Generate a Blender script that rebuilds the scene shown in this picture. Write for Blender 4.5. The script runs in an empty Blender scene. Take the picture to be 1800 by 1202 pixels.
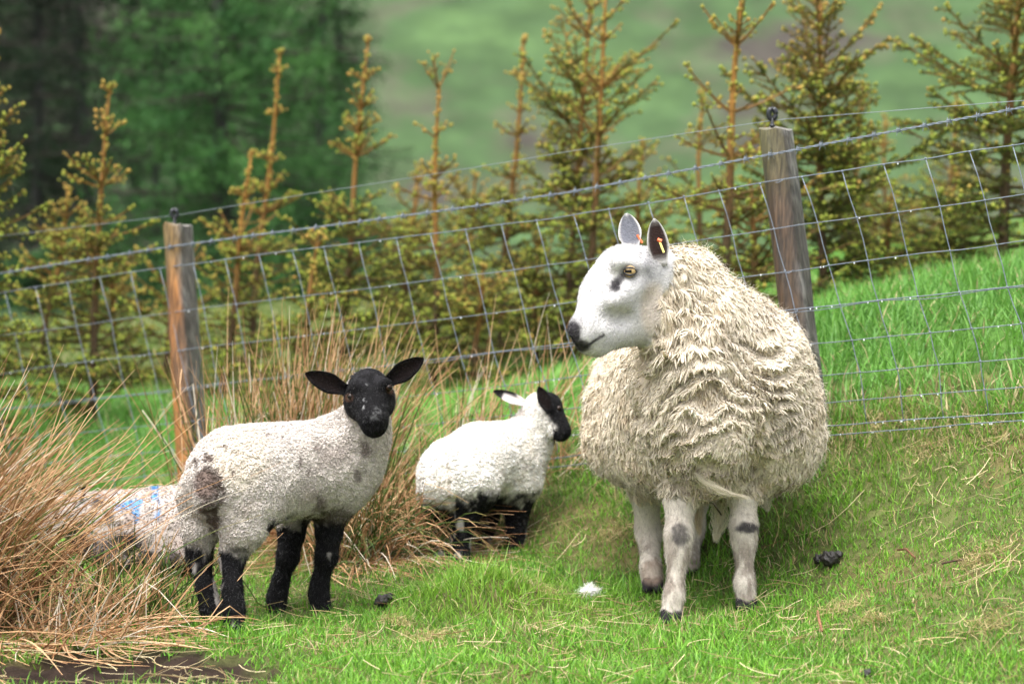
import bpy, math
import numpy as np
from math import radians, sin, cos, pi
R = np.random.RandomState(7)
# ---------------------------------------------------------------- camera, world, sun, exposure
scene = bpy.context.scene
COL = scene.collection
FPX, CX, CY, CAMZ = 3500.0, 900.0, 601.0, 1.2          # focal length in photo pixels, principal point, eye height
PITCH = math.atan((CY - 330.0) / FPX)
cam_d = bpy.data.cameras.new('camera'); cam = bpy.data.objects.new('camera', cam_d); COL.objects.link(cam)
cam.location = (0, 0, CAMZ); cam.rotation_euler = (pi / 2 - PITCH, 0, 0)
cam_d.lens = 70.0; cam_d.sensor_width = 36.0; cam_d.clip_start = 0.1; cam_d.clip_end = 2000
cam_d.dof.use_dof = True; cam_d.dof.focus_distance = 5.5; cam_d.dof.aperture_fstop = 2.5; cam_d.dof.aperture_blades = 0
scene.camera = cam
SUN_EL, SUN_AZ = radians(74), radians(-140)              # azimuth from +Y (away from the camera) towards +X
w = bpy.data.worlds.new('World'); scene.world = w; w.use_nodes = True
nt = w.node_tree; bg = nt.nodes['Background']
sky = nt.nodes.new('ShaderNodeTexSky'); sky.sky_type = 'NISHITA'; sky.sun_disc = False
sky.sun_elevation = SUN_EL; sky.sun_rotation = SUN_AZ; sky.dust_density = 6.0; sky.air_density = 1.0; sky.ozone_density = 1.0
hs = nt.nodes.new('ShaderNodeHueSaturation'); hs.inputs['Saturation'].default_value = 0.22
nt.links.new(sky.outputs[0], hs.inputs['Color']); nt.links.new(hs.outputs[0], bg.inputs['Color'])
bg.inputs['Strength'].default_value = 0.15
sun_d = bpy.data.lights.new('sun', 'SUN'); sun_d.energy = 1.1; sun_d.angle = radians(70); sun_d.color = (1, 0.985, 0.965)
sun = bpy.data.objects.new('sun', sun_d); COL.objects.link(sun)
sdir = np.array([sin(SUN_AZ) * cos(SUN_EL), cos(SUN_AZ) * cos(SUN_EL), sin(SUN_EL)])
from mathutils import Vector
sun.rotation_euler = Vector(sdir).to_track_quat('Z', 'Y').to_euler(); sun.location = (-6, 4, 12)
vs = scene.view_settings; vs.view_transform = 'Standard'; vs.look = 'None'; vs.gamma = 1.0; vs.use_curve_mapping = False
vs.exposure = 1.62
scene.cycles.use_denoising = True
scene.cycles.max_bounces = 6; scene.cycles.diffuse_bounces = 3; scene.cycles.transmission_bounces = 4; scene.cycles.transparent_max_bounces = 4
scene.cycles.volume_bounces = 0

# ---------------------------------------------------------------- helpers
FW = np.array([0, cos(PITCH), -sin(PITCH)]); UP = np.array([0, sin(PITCH), cos(PITCH)]); RT = np.array([1.0, 0, 0])
def at(x, y, d):                                        # photo pixel + distance along the optical axis -> world point
    return np.array([0, 0, CAMZ]) + d * (FW + (x - CX) / FPX * RT + (CY - y) / FPX * UP)
def proj(P):
    q = P - np.array([0, 0, CAMZ]); d = q @ FW
    return CX + FPX * (q @ RT) / d, CY - FPX * (q @ UP) / d, d
def norm(v): return v / (np.linalg.norm(v, axis=-1, keepdims=True) + 1e-12)
def hsh(*a):
    n = np.zeros(np.broadcast(*a).shape, np.uint32)
    for k, q in zip((374761393, 668265263, 2147483647 // 3 * 2 + 1, 97531), a):
        n = n + q.astype(np.int64).astype(np.uint32) * np.uint32(k)
    n = (n ^ (n >> 13)) * np.uint32(1274126177); n = n ^ (n >> 16)
    n = n * np.uint32(2246822519); n ^= n >> 15
    return (n & 0xffffff).astype(np.float64) / 0xffffff
def noise(P, f=1.0, seed=0):                            # value noise in -1..1 for (N,2) or (N,3)
    P = np.asarray(P, float) * f; D = P.shape[-1]
    i = np.floor(P); t = P - i; t = t * t * (3 - 2 * t); out = 0
    for c in range(2 ** D):
        b = [(c >> k) & 1 for k in range(D)]
        wgt = 1.0
        for k in range(D): wgt = wgt * (t[..., k] if b[k] else 1 - t[..., k])
        out = out + wgt * hsh(*[i[..., k] + b[k] for k in range(D)], np.full(i.shape[:-1], float(seed)))
    return out * 2 - 1
def fbm(P, f, seed=0, o=3):
    return sum(noise(P, f * 2 ** k, seed + k) * 0.5 ** k for k in range(o)) / 1.75
def sm(a, b, x): t = np.clip((x - a) / (b - a), 0, 1); return t * t * (3 - 2 * t)
def mixc(a, b, t):
    return np.asarray(a) * (1 - np.asarray(t)[..., None]) + np.asarray(b) * np.asarray(t)[..., None]

def mesh(name, V, F, mat, parent=None, col=None, smooth=False):
    V = np.ascontiguousarray(V, np.float32); F = np.ascontiguousarray(F, np.int32)
    me = bpy.data.meshes.new(name); n = F.shape[1]
    me.vertices.add(len(V)); me.vertices.foreach_set('co', V.ravel())
    me.loops.add(F.size); me.loops.foreach_set('vertex_index', F.ravel())
    me.polygons.add(len(F)); me.polygons.foreach_set('loop_start', np.arange(0, F.size, n, dtype=np.int32))
    me.polygons.foreach_set('use_smooth', np.full(len(F), smooth, bool))
    if col is not None:
        a = me.color_attributes.new('Col', 'FLOAT_COLOR', 'POINT')
        c = np.ones((len(V), 4), np.float32); c[:, :3] = np.broadcast_to(col, (len(V), 3)); a.data.foreach_set('color', c.ravel())
    me.update(); me.validate()
    if mat: me.materials.append(mat)
    o = bpy.data.objects.new(name, me); COL.objects.link(o)
    if parent is not None:
        o.parent = parent
        o.matrix_parent_inverse = parent.matrix_basis.inverted()
    return o
def tag(o, label, cat=None, group=None, kind=None):
    o['label'] = label
    if cat: o['category'] = cat
    if group: o['group'] = group
    if kind: o['kind'] = kind
    return o
def thing(name, loc, label, cat, group=None):
    o = bpy.data.objects.new(name, None); COL.objects.link(o); o.location = loc; o.empty_display_size = 0.05
    return tag(o, label, cat, group)
class Acc:                                              # gathers triangle soups
    def __init__(s): s.V = []; s.F = []; s.C = []; s.n = 0
    def add(s, V, F, C):
        s.V.append(V); s.F.append(F + s.n); s.C.append(np.broadcast_to(C, (len(V), 3))); s.n += len(V)
    def out(s): return np.concatenate(s.V), np.concatenate(s.F), np.concatenate(s.C)
    def build(s, name, mat, parent=None, smooth=False):
        V, F, C = s.out(); return mesh(name, V, F, mat, parent, C, smooth)
def ribbons(C, side, wd):                               # C (N,K+1,3), side (N,3), wd (N,K): flat tapering blades ending in a point
    N, K1, _ = C.shape; K = K1 - 1
    off = side[:, None, :] * wd[:, :, None]
    V = np.empty((N, 2 * K + 1, 3)); V[:, 0:2 * K:2] = C[:, :K] - off; V[:, 1:2 * K:2] = C[:, :K] + off; V[:, 2 * K] = C[:, K]
    f = []
    for k in range(K - 1):
        a = 2 * k; f += [(a, a + 1, a + 3), (a, a + 3, a + 2)]
    f.append((2 * K - 2, 2 * K - 1, 2 * K)); f = np.array(f)
    F = (np.arange(N)[:, None, None] * (2 * K + 1) + f[None]).reshape(-1, 3)
    return V.reshape(-1, 3), F, 2 * K + 1
def tubes(C, r, S=3, flat=1.0, roll=None, caps=True):              # C (N,K+1,3), r (N,K+1)
    N, K1, _ = C.shape
    T = np.gradient(C, axis=1) if K1 > 2 else np.repeat((C[:, 1:] - C[:, :1]), 2, 1)
    T = norm(T)
    ref = np.where(np.abs(T[:, :1, 2:]) > 0.9, np.array([1.0, 0, 0]), np.array([0, 0, 1.0])) if roll is None else roll[:, None, :]
    A = norm(np.cross(T, np.broadcast_to(ref, T.shape))); B = np.cross(T, A)
    ang = np.arange(S) * 2 * pi / S
    V = C[:, :, None, :] + r[:, :, None, None] * (np.cos(ang)[None, None, :, None] * A[:, :, None, :] + flat * np.sin(ang)[None, None, :, None] * B[:, :, None, :])
    f = []
    for k in range(K1 - 1):
        for s in range(S):
            a, b = k * S + s, k * S + (s + 1) % S
            f += [(a, b, b + S), (a, b + S, a + S)]
    for e in (0, K1 - 1) if caps else ():                               # end caps
        for s in range(1, S - 1):
            q = (e * S, e * S + s, e * S + s + 1); f.append(q[::-1] if e == 0 else q)
    f = np.array(f)
    F = (np.arange(N)[:, None, None] * (K1 * S) + f[None]).reshape(-1, 3)
    return V.reshape(-1, 3), F, K1 * S
def tube1(path, r, S=8):
    path = np.asarray(path, float); r = np.broadcast_to(np.asarray(r, float), (len(path),))
    V, F, _ = tubes(path[None], r[None], S); return V, F
def blob(c, r, seed=0, rough=0.25, rings=7, segs=10):   # lumpy closed ellipsoid
    th = np.linspace(0, pi, rings)[:, None]; ph = np.linspace(0, 2 * pi, segs, endpoint=False)[None]
    n = np.stack([np.sin(th) * np.cos(ph), np.sin(th) * np.sin(ph), np.cos(th) + 0 * ph], -1).reshape(-1, 3)
    k = 1 + rough * noise(n, 2.3, seed) + rough * 0.6 * noise(n, 5.1, seed + 5)
    V = np.asarray(c) + n * k[:, None] * np.asarray(r)
    f = []
    for i in range(rings - 1):
        for j in range(segs):
            a, b = i * segs + j, i * segs + (j + 1) % segs
            f += [(a, a + segs, b + segs), (a, b + segs, b)]
    return V, np.array(f)

# ---------------------------------------------------------------- materials
def mat_new(name):
    m = bpy.data.materials.new(name); m.use_nodes = True
    return m, m.node_tree, m.node_tree.nodes['Principled BSDF']
def mat_attr(name, rough=0.8, trans=0.0, var=0.0, vscale=40.0, bump=0.0, bscale=120.0, sheen=0.0, spec=0.3, mul=None):
    m, t, p = mat_new(name); N = t.nodes.new; L = t.links.new
    a = N('ShaderNodeVertexColor'); a.layer_name = 'Col'; c = a.outputs['Color']
    tc = N('ShaderNodeTexCoord')
    if var:
        nz = N('ShaderNodeTexNoise'); nz.inputs['Scale'].default_value = vscale; nz.inputs['Detail'].default_value = 4; L(tc.outputs['Object'], nz.inputs['Vector'])
        mr = N('ShaderNodeMapRange'); mr.inputs['From Min'].default_value = 0.3; mr.inputs['From Max'].default_value = 0.7
        mr.inputs['To Min'].default_value = 1 - var; mr.inputs['To Max'].default_value = 1 + var; L(nz.outputs['Fac'], mr.inputs['Value'])
        mx = N('ShaderNodeVectorMath'); mx.operation = 'SCALE'; L(c, mx.inputs[0]); L(mr.outputs[0], mx.inputs['Scale']); c = mx.outputs[0]
    L(c, p.inputs['Base Color']); p.inputs['Roughness'].default_value = rough; p.inputs['Specular IOR Level'].default_value = spec
    if sheen: p.inputs['Sheen Weight'].default_value = sheen
    if bump:
        nb = N('ShaderNodeTexNoise'); nb.inputs['Scale'].default_value = bscale; nb.inputs['Detail'].default_value = 5; L(tc.outputs['Object'], nb.inputs['Vector'])
        b = N('ShaderNodeBump'); b.inputs['Strength'].default_value = bump; b.inputs['Distance'].default_value = 0.01; L(nb.outputs['Fac'], b.inputs['Height']); L(b.outputs[0], p.inputs['Normal'])
    if trans:
        tr = N('ShaderNodeBsdfTranslucent'); L(c, tr.inputs['Color']); mx = N('ShaderNodeMixShader'); mx.inputs[0].default_value = trans
        L(p.outputs[0], mx.inputs[1]); L(tr.outputs[0], mx.inputs[2]); L(mx.outputs[0], t.nodes['Material Output'].inputs['Surface'])
    return m
def mat_plain(name, col, rough=0.6, metal=0.0, spec=0.5, var=0.0, vscale=30.0, bump=0.0):
    m, t, p = mat_new(name); N = t.nodes.new; L = t.links.new
    p.inputs['Base Color'].default_value = (*col, 1); p.inputs['Roughness'].default_value = rough; p.inputs['Metallic'].default_value = metal
    p.inputs['Specular IOR Level'].default_value = spec
    if var or bump:
        tc = N('ShaderNodeTexCoord'); nz = N('ShaderNodeTexNoise'); nz.inputs['Scale'].default_value = vscale; nz.inputs['Detail'].default_value = 5
        L(tc.outputs['Object'], nz.inputs['Vector'])
        if var:
            cr = N('ShaderNodeValToRGB'); e = cr.color_ramp.elements
            e[0].position = 0.3; e[1].position = 0.7
            e[0].color = (*[v * (1 - var) for v in col], 1); e[1].color = (*[min(1, v * (1 + var)) for v in col], 1)
            L(nz.outputs['Fac'], cr.inputs[0]); L(cr.outputs[0], p.inputs['Base Color'])
        if bump:
            b = N('ShaderNodeBump'); b.inputs['Strength'].default_value = bump; b.inputs['Distance'].default_value = 0.01; L(nz.outputs['Fac'], b.inputs['Height']); L(b.outputs[0], p.inputs['Normal'])
    return m
M_wool = mat_attr('wool', 0.95, trans=0.18, var=0.10, vscale=60, spec=0.1)
M_skin = mat_attr('sheep_coat', 0.9, var=0.10, vscale=90, bump=0.5, bscale=220, spec=0.06)
M_fuzz = mat_attr('short_hair', 0.42, trans=0.05, spec=0.35)
M_blade = mat_attr('grass_blade', 0.45, trans=0.35, spec=0.3)
M_straw = mat_attr('dry_straw', 0.7, trans=0.15, var=0.2, vscale=25, spec=0.25)
M_ground = mat_attr('turf_soil', 0.95, var=0.35, vscale=18, bump=0.9, bscale=60, spec=0.1)
M_needle = mat_attr('conifer_needle', 0.65, trans=0.2, spec=0.08)
M_bark = mat_attr('sapling_bark', 0.85, var=0.3, vscale=40, bump=0.6, bscale=150, spec=0.2)
M_wire = mat_plain('galvanised_wire', (0.15, 0.175, 0.21), 0.5, metal=0.3, var=0.2, vscale=60)
M_drop = mat_plain('water_drop', (0.9, 0.92, 0.95), 0.03, spec=0.8)
M_plastic = mat_plain('black_plastic', (0.015, 0.017, 0.022), 0.35)
M_dung = mat_plain('dung', (0.018, 0.015, 0.013), 0.5, var=0.4, vscale=90, bump=0.8)
# ---------------------------------------------------------------- terrain
FENCE = lambda x: 6.976 / (1 + 0.000208 * (x - 900))   # distance of the fence at photo column x
FY0, FK = 6.976, 0.729                                  # fence line on the ground: Y = FY0 - FK * X
ctrl = [at(*p) for p in (
    (1180, 1090, 5.53), (1310, 1070, 5.62), (1147, 1035, 5.98), (1212, 1012, 6.12),
    (360, 1106, 5.48), (412, 1108, 5.40), (565, 1076, 5.80), (485, 1080, 5.82),
    (770, 985, 6.35), (812, 985, 6.30), (905, 975, 6.55), (850, 968, 6.62), (230, 995, 6.2),
    (0, 905, FENCE(0)), (318, 868, FENCE(318)), (660, 850, FENCE(660)), (1000, 822, FENCE(1000)), (1400, 778, FENCE(1400)), (1800, 742, FENCE(1800)), (2050, 715, FENCE(2050)),
    (1800, 960, 5.3), (1600, 1000, 5.55), (1500, 860, 6.0), (1700, 850, 5.8),
    (0, 1202, 4.85), (450, 1202, 4.82), (900, 1202, 4.80), (1350, 1202, 4.74), (1800, 1202, 4.62),
    (1760, 490, 9.5), (1500, 550, 9.0), (1000, 650, 10.0), (540, 665, 11.0), (330, 700, 10.5), (160, 738, 9.5), (-60, 780, 9.0), (1250, 600, 9.4), (1700, 445, 11.5))]
ctrl += [np.array(p) for p in ((-3, 3, 0.0), (0, 2.5, 0.0), (3, 3, 0.12), (-4, 5.5, -0.02), (4, 5.0, 0.5), (-8, 0, -0.2), (8, 0, .5), (0, -6, 0), (-9, -8, 0), (9, -8, 0.4),
    (-8, 12, -0.1), (8, 10, 1.4), (-9, 20, -0.5), (-3, 18, 0.05), (3, 18, 0.55), (9, 20, 1.2), (-12, 26, -1.2), (0, 26, -0.1), (12, 26, .8), (-14, 4, -.3), (14, 4, 1.2))]
ctrl = np.array(ctrl)
def tps(r2): return 0.5 * r2 * np.log(r2 + 1e-9)
_n = len(ctrl); _K = tps(((ctrl[:, None, :2] - ctrl[None, :, :2]) ** 2).sum(-1)) + np.eye(_n) * 0.02
_A = np.zeros((_n + 3, _n + 3)); _A[:_n, :_n] = _K; _A[:_n, _n] = 1; _A[:_n, _n + 1:] = ctrl[:, :2]; _A[_n:, :_n] = _A[:_n, _n:].T
_S = np.linalg.solve(_A, np.concatenate([ctrl[:, 2], np.zeros(3)]))
HUMP = at(858, 1052, 5.78)
def ground_z(X, Y):
    X = np.asarray(X, float); Y = np.asarray(Y, float); sh = X.shape
    q = np.stack([X.ravel(), Y.ravel()], -1); z = np.empty(len(q))
    for s in range(0, len(q), 20000):
        c = q[s:s + 20000]
        z[s:s + 20000] = tps(((c[:, None] - ctrl[None, :, :2]) ** 2).sum(-1)) @ _S[:_n] + _S[_n] + c @ _S[_n + 1:]
    z += 0.085 * np.exp(-(((q[:, 0] - HUMP[0]) / 0.17) ** 2 + ((q[:, 1] - HUMP[1]) / 0.12) ** 2))
    near = np.clip(1 - np.abs(q[:, 1] - 6) / 12, 0, 1)
    z += near * (0.014 * noise(q, 3.1, 1) + 0.010 * noise(q, 8.0, 2))
    return z.reshape(sh)
def behind(X, Y): return Y - (FY0 - FK * X)             # metres beyond the fence line (positive: far side)
def axis(lo, a, b, hi, fine, n1, n2):
    l = a - np.geomspace(fine, a - lo + fine, n1)[::-1] + fine; r = b + np.geomspace(fine, hi - b + fine, n2) - fine
    return np.unique(np.round(np.concatenate([l, np.arange(a, b, fine), r]), 4))
gx = axis(-16, -2.4, 2.6, 16, 0.03, 25, 25); gy = axis(-9, 3.8, 9.0, 27, 0.03, 22, 40)
GX, GY = np.meshgrid(gx, gy); GZ = ground_z(GX, GY)
def grid_faces(ny, nx):
    i = (np.arange(ny - 1)[:, None] * nx + np.arange(nx - 1)[None]).ravel()
    return np.stack([i, i + 1, i + nx + 1, i + nx], -1)
gp = np.stack([GX, GY, GZ], -1).reshape(-1, 3); q2 = gp[:, :2]
SOIL = at(205, 1172, 4.96)
def soil_w(X, Y):
    q = np.stack([X, Y], -1)
    d = np.sqrt(((X - SOIL[0]) / 0.42) ** 2 + ((Y - SOIL[1]) / 0.27) ** 2) + 0.35 * noise(q, 6.0, 11) + 0.2 * noise(q, 17.0, 12)
    return 1 - sm(0.75, 1.05, d)
bh = behind(q2[:, 0], q2[:, 1])
gc = mixc(np.array([0.075, 0.085, 0.028]), (0.06, 0.13, 0.025), sm(0, 0.6, bh))
gc = mixc(gc, (0.12, 0.09, 0.04), 0.6 * sm(0.1, 0.6, noise(q2, 4.0, 3)) * (bh < 0.3))
gc = mixc(gc, (0.06, 0.055, 0.022), .8 * sm(9.6, 10.6, q2[:, 1]) * sm(1.2, .4, q2[:, 0]))
gc = mixc(gc, (0.022, 0.0145, 0.0105), soil_w(q2[:, 0], q2[:, 1]))
gsh = gp.copy(); sw = soil_w(q2[:, 0], q2[:, 1]); gsh[:, 2] += sw * (0.02 * noise(q2, 22., 31) + 0.012 * noise(q2, 45., 32) - 0.02)
ground = mesh('ground', gsh, grid_faces(len(gy), len(gx)), M_ground, None, gc, True)
tag(ground, 'sloping pasture ground with short turf and a bare muddy patch', kind='structure')

# far hillside
hx = np.linspace(-170, 170, 120); hy = np.concatenate([np.linspace(22, 60, 30), np.linspace(63, 420, 90)])
HX, HY = np.meshgrid(hx, hy)
def hill_z(X, Y):
    q = np.stack([X, Y], -1)
    dip = -0.9 - 0.03 * np.clip(Y - 22, 0, 20) + 0.03 * np.clip(X, -20, 30) * np.clip((60 - Y) / 30, 0, 1)
    up = np.clip(Y - 40, 0, None)
    return dip + 0.40 * up * sm(0, 30, up) + 2.2 * noise(q, 1 / 23., 41) * sm(10, 60, up) + 0.8 * noise(q, 1 / 8., 42) * sm(10, 60, up)
m, t, p = mat_new('hill_pasture'); N = t.nodes.new; L = t.links.new
tc = N('ShaderNodeTexCoord'); mp = N('ShaderNodeMapping'); mp.inputs['Scale'].default_value = (0.11, 0.13, 0.05); mp.inputs['Location'].default_value = (3.3, 1.2, 0); mp.inputs['Rotation'].default_value = (0, 0, 0.25); L(tc.outputs['Object'], mp.inputs['Vector'])
n1 = N('ShaderNodeTexNoise'); n1.inputs['Scale'].default_value = 1.6; n1.inputs['Detail'].default_value = 6; n1.inputs['Roughness'].default_value = 0.62; L(mp.outputs[0], n1.inputs['Vector'])
r1 = N('ShaderNodeValToRGB'); L(n1.outputs['Fac'], r1.inputs[0])
e = r1.color_ramp.elements; e[0].position = 0.36; e[0].color = (0.050, 0.044, 0.037, 1); e[1].position = 0.52; e[1].color = (0.042, 0.074, 0.030, 1)
x = e.new(0.44); x.color = (0.056, 0.070, 0.038, 1); x = e.new(0.64); x.color = (0.056, 0.098, 0.036, 1)
n2 = N('ShaderNodeTexNoise'); n2.inputs['Scale'].default_value = 0.75; n2.inputs['Detail'].default_value = 7; L(tc.outputs['Object'], n2.inputs['Vector'])
mr = N('ShaderNodeMapRange'); mr.inputs['From Min'].default_value = .3; mr.inputs['From Max'].default_value = .7; mr.inputs['To Min'].default_value = .75; mr.inputs['To Max'].default_value = 1.22; L(n2.outputs['Fac'], mr.inputs['Value'])
vm = N('ShaderNodeVectorMath'); vm.operation = 'SCALE'; L(r1.outputs[0], vm.inputs[0]); L(mr.outputs[0], vm.inputs['Scale']); L(vm.outputs[0], p.inputs['Base Color'])
p.inputs['Roughness'].default_value = 0.95; p.inputs['Specular IOR Level'].default_value = 0.1
M_hill = m
hill = mesh('hillside', np.stack([HX, HY, hill_z(HX, HY)], -1).reshape(-1, 3), grid_faces(len(hy), len(hx)), M_hill, None, None, True)
tag(hill, 'green hillside with brown heather patches rising behind everything', kind='structure')

# ---------------------------------------------------------------- sheep modelling: smooth-blended field -> one continuous skin
class Field:
    def __init__(s, lo, hi, h):
        s.lo = np.asarray(lo, float); s.h = h; s.n = np.ceil((np.asarray(hi) - s.lo) / h).astype(int) + 1
        s.D = np.full(s.n, 0.2, np.float32); s.id = np.zeros(s.n, np.int8)
    def _blk(s, lo, hi):
        a = np.clip(((lo - s.lo) / s.h).astype(int), 0, s.n - 1); b = np.clip(np.ceil((hi - s.lo) / s.h).astype(int) + 1, 1, s.n)
        g = [s.lo[k] + s.h * np.arange(a[k], b[k]) for k in range(3)]
        return tuple(slice(a[k], b[k]) for k in range(3)), np.stack(np.meshgrid(*g, indexing='ij'), -1)
    def cone(s, a, b, ra, rb, k=0.03, rid=0, flat=None, cut=False):
        a = np.asarray(a, float); b = np.asarray(b, float); mr = max(ra, rb) + k + 3 * s.h
        sl, P = s._blk(np.minimum(a, b) - mr, np.maximum(a, b) + mr)
        if P.size == 0: return
        fl = 1.0
        if flat is not None:
            n, fl = flat; n = np.asarray(n, float); n = n / np.linalg.norm(n); c = (a + b) / 2
            P = P + (fl - 1) * ((P - c) @ n)[..., None] * n; a = a + (fl - 1) * ((a - c) @ n) * n; b = b + (fl - 1) * ((b - c) @ n) * n
        ba = b - a; t = np.clip(((P - a) @ ba) / (ba @ ba + 1e-9), 0, 1)
        d = np.linalg.norm(P - a - t[..., None] * ba, axis=-1) - (ra + t * (rb - ra))
        if fl > 1: d = d / (0.5 + 0.5 * fl)
        o = s.D[sl]
        if cut:
            d = -d; h = np.maximum(k - np.abs(o - d), 0) / k; s.D[sl] = np.maximum(o, d) + h * h * k * 0.25
            s.id[sl] = np.where(d > o - 0.002, rid, s.id[sl]) if rid else s.id[sl]
            return
        s.id[sl] = np.where(d < o, rid, s.id[sl])
        h = np.maximum(k - np.abs(o - d), 0) / k; s.D[sl] = np.minimum(o, d) - h * h * k * 0.25
    def ball(s, c, r, k=0.03, rid=0, **kw): s.cone(c, np.asarray(c) + 1e-5, r, r, k, rid, **kw)
    def nets(s, smooth=2):
        D = s.D; I = D < 0; n = s.n
        cnt = sum(I[i:n[0] - 1 + i, j:n[1] - 1 + j, l:n[2] - 1 + l].astype(np.int8) for i in (0, 1) for j in (0, 1) for l in (0, 1))
        cell = (cnt > 0) & (cnt < 8); idx = np.full(cell.shape, -1, np.int64); c = np.argwhere(cell); idx[cell] = np.arange(len(c))
        acc = np.zeros((len(c), 3)); num = np.zeros(len(c))
        for ax in range(3):
            for u in (0, 1):
                for v in (0, 1):
                    o = [0, 0, 0]; o[(ax + 1) % 3] = u; o[(ax + 2) % 3] = v; o2 = list(o); o2[ax] = 1
                    p0 = c + o; p1 = c + o2; d0 = D[tuple(p0.T)]; d1 = D[tuple(p1.T)]; x = (d0 < 0) != (d1 < 0)
                    tt = np.where(x, d0 / (d0 - d1 + 1e-12), 0)
                    pt = p0.astype(float); pt[:, ax] += tt; acc += pt * x[:, None]; num += x
        V = s.lo + s.h * acc / num[:, None]; rid = s.id[tuple(np.minimum(np.round(acc / num[:, None]).astype(int), n - 1).T)]
        Q = []
        for ax in range(3):
            a, b = (ax + 1) % 3, (ax + 2) % 3
            s0 = [slice(1, n[k] - 1) for k in range(3)]; s1 = list(s0); s0[ax] = slice(0, n[ax] - 1); s1[ax] = slice(1, n[ax])
            i0 = I[tuple(s0)]; x = i0 != I[tuple(s1)]; e = np.argwhere(x); flip = i0[x]
            o = np.array([1, 1, 1]); o[ax] = 0; e = e + o
            def g(du, dv): q = e.copy(); q[:, a] -= du; q[:, b] -= dv; return idx[tuple(q.T)]
            q = np.stack([g(1, 1), g(0, 1), g(0, 0), g(1, 0)], -1); q[~flip] = q[~flip][:, ::-1]; Q.append(q)
        Q = np.concatenate(Q); Q = Q[(Q >= 0).all(1)]
        E = np.concatenate([Q[:, [0, 1]], Q[:, [1, 2]], Q[:, [2, 3]], Q[:, [3, 0]]]); deg = np.bincount(E.ravel(), minlength=len(V))[:, None] + 1e-9
        s.E, s.deg = E, deg
        for _ in range(smooth): V = 0.5 * V + 0.5 * s.lap(V)
        T = np.concatenate([Q[:, [0, 1, 2]], Q[:, [0, 2, 3]]])
        return V, T, rid
    def lap(s, A):
        out = np.zeros_like(A, dtype=float)
        for k in range(A.shape[1]): out[:, k] = np.bincount(s.E[:, 0], A[s.E[:, 1], k], len(A)) + np.bincount(s.E[:, 1], A[s.E[:, 0], k], len(A))
        return out / s.deg
def vnormals(V, T):
    fn = np.cross(V[T[:, 1]] - V[T[:, 0]], V[T[:, 2]] - V[T[:, 0]]); N_ = np.zeros_like(V)
    for k in range(3):
        for c in range(3): N_[:, k] += np.bincount(T[:, c], fn[:, k], len(V))
    return norm(N_)
def scatter(V, T, wgt, n, seed, *attrs):                # points spread over a skin, by area times weight
    r = np.random.RandomState(seed)
    ar = np.linalg.norm(np.cross(V[T[:, 1]] - V[T[:, 0]], V[T[:, 2]] - V[T[:, 0]]), axis=1) * wgt[T].mean(1)
    i = np.searchsorted(np.cumsum(ar), r.rand(n) * ar.sum()); i = np.minimum(i, len(T) - 1)
    b = r.rand(n, 2); f = b.sum(1) > 1; b[f] = 1 - b[f]; b = np.stack([1 - b.sum(1), b[:, 0], b[:, 1]], -1)
    return [(A[T[i]] * b[..., None]).sum(1) if A.ndim == 2 else (A[T[i]] * b).sum(1) for A in (V, *attrs)]
def front(V, u, v, rad=7):                              # skin vertex nearest the camera around photo pixel (u, v)
    x, y, d = proj(V); k = (x - u) ** 2 + (y - v) ** 2 < rad * rad
    i = np.where(k)[0]
    if len(i) == 0: return int(np.argmin((x - u) ** 2 + (y - v) ** 2))
    return int(i[np.argmin(d[i])])
def ear_geo(B, T, hw, face, cup=0.35, thick=0.006, nu=9, nv=7, tipw=0.15, basew=0.55):
    B = np.asarray(B, float); T = np.asarray(T, float); ax = norm(T - B); n = norm(face - (face @ ax) * ax); side = np.cross(ax, n); L_ = np.linalg.norm(T - B)
    u = np.linspace(0, 1, nu)[:, None]; v = np.linspace(-1, 1, nv)[None]
    prof = hw * np.maximum(np.minimum((basew + (1 - basew) * sm(0, .45, u)), 1) * np.clip(1 - np.clip((u - .38) / .63, 0, 1) ** 2.0, 0, 1) ** .72, tipw * (u > .5) * (u < .99) * 0)
    def lay(off):
        th = thick * np.sqrt(np.clip(1 - v ** 2 * .9, 0, 1)) * (1 - .5 * u)
        P = B + (u * L_)[..., None] * ax + (v * prof)[..., None] * side + (cup * hw * (v ** 2) * (1 - .55 * u) + off * th)[..., None] * n
        return P.reshape(-1, 3)
    V = np.concatenate([lay(1), lay(-1)]); q = grid_faces(nu, nv); m_ = nu * nv
    f = np.concatenate([q, q[:, ::-1] + m_])
    rim = list(range(nv)) + [i * nv + nv - 1 for i in range(1, nu)] + [(nu - 1) * nv + j for j in range(nv - 2, -1, -1)] + [i * nv for i in range(nu - 2, 0, -1)]
    e = np.array([(rim[i], rim[(i + 1) % len(rim)], rim[(i + 1) % len(rim)] + m_, rim[i] + m_) for i in range(len(rim))])
    f = np.concatenate([f, e[:, ::-1]]); F = np.concatenate([f[:, [0, 1, 2]], f[:, [0, 2, 3]]])
    inner = np.concatenate([np.ones(m_), np.zeros(m_)]); uu = np.tile(np.repeat(u.ravel(), nv), 2); vv = np.tile(np.tile(v.ravel(), nu), 2)
    return V, F, inner, uu, vv
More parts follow.
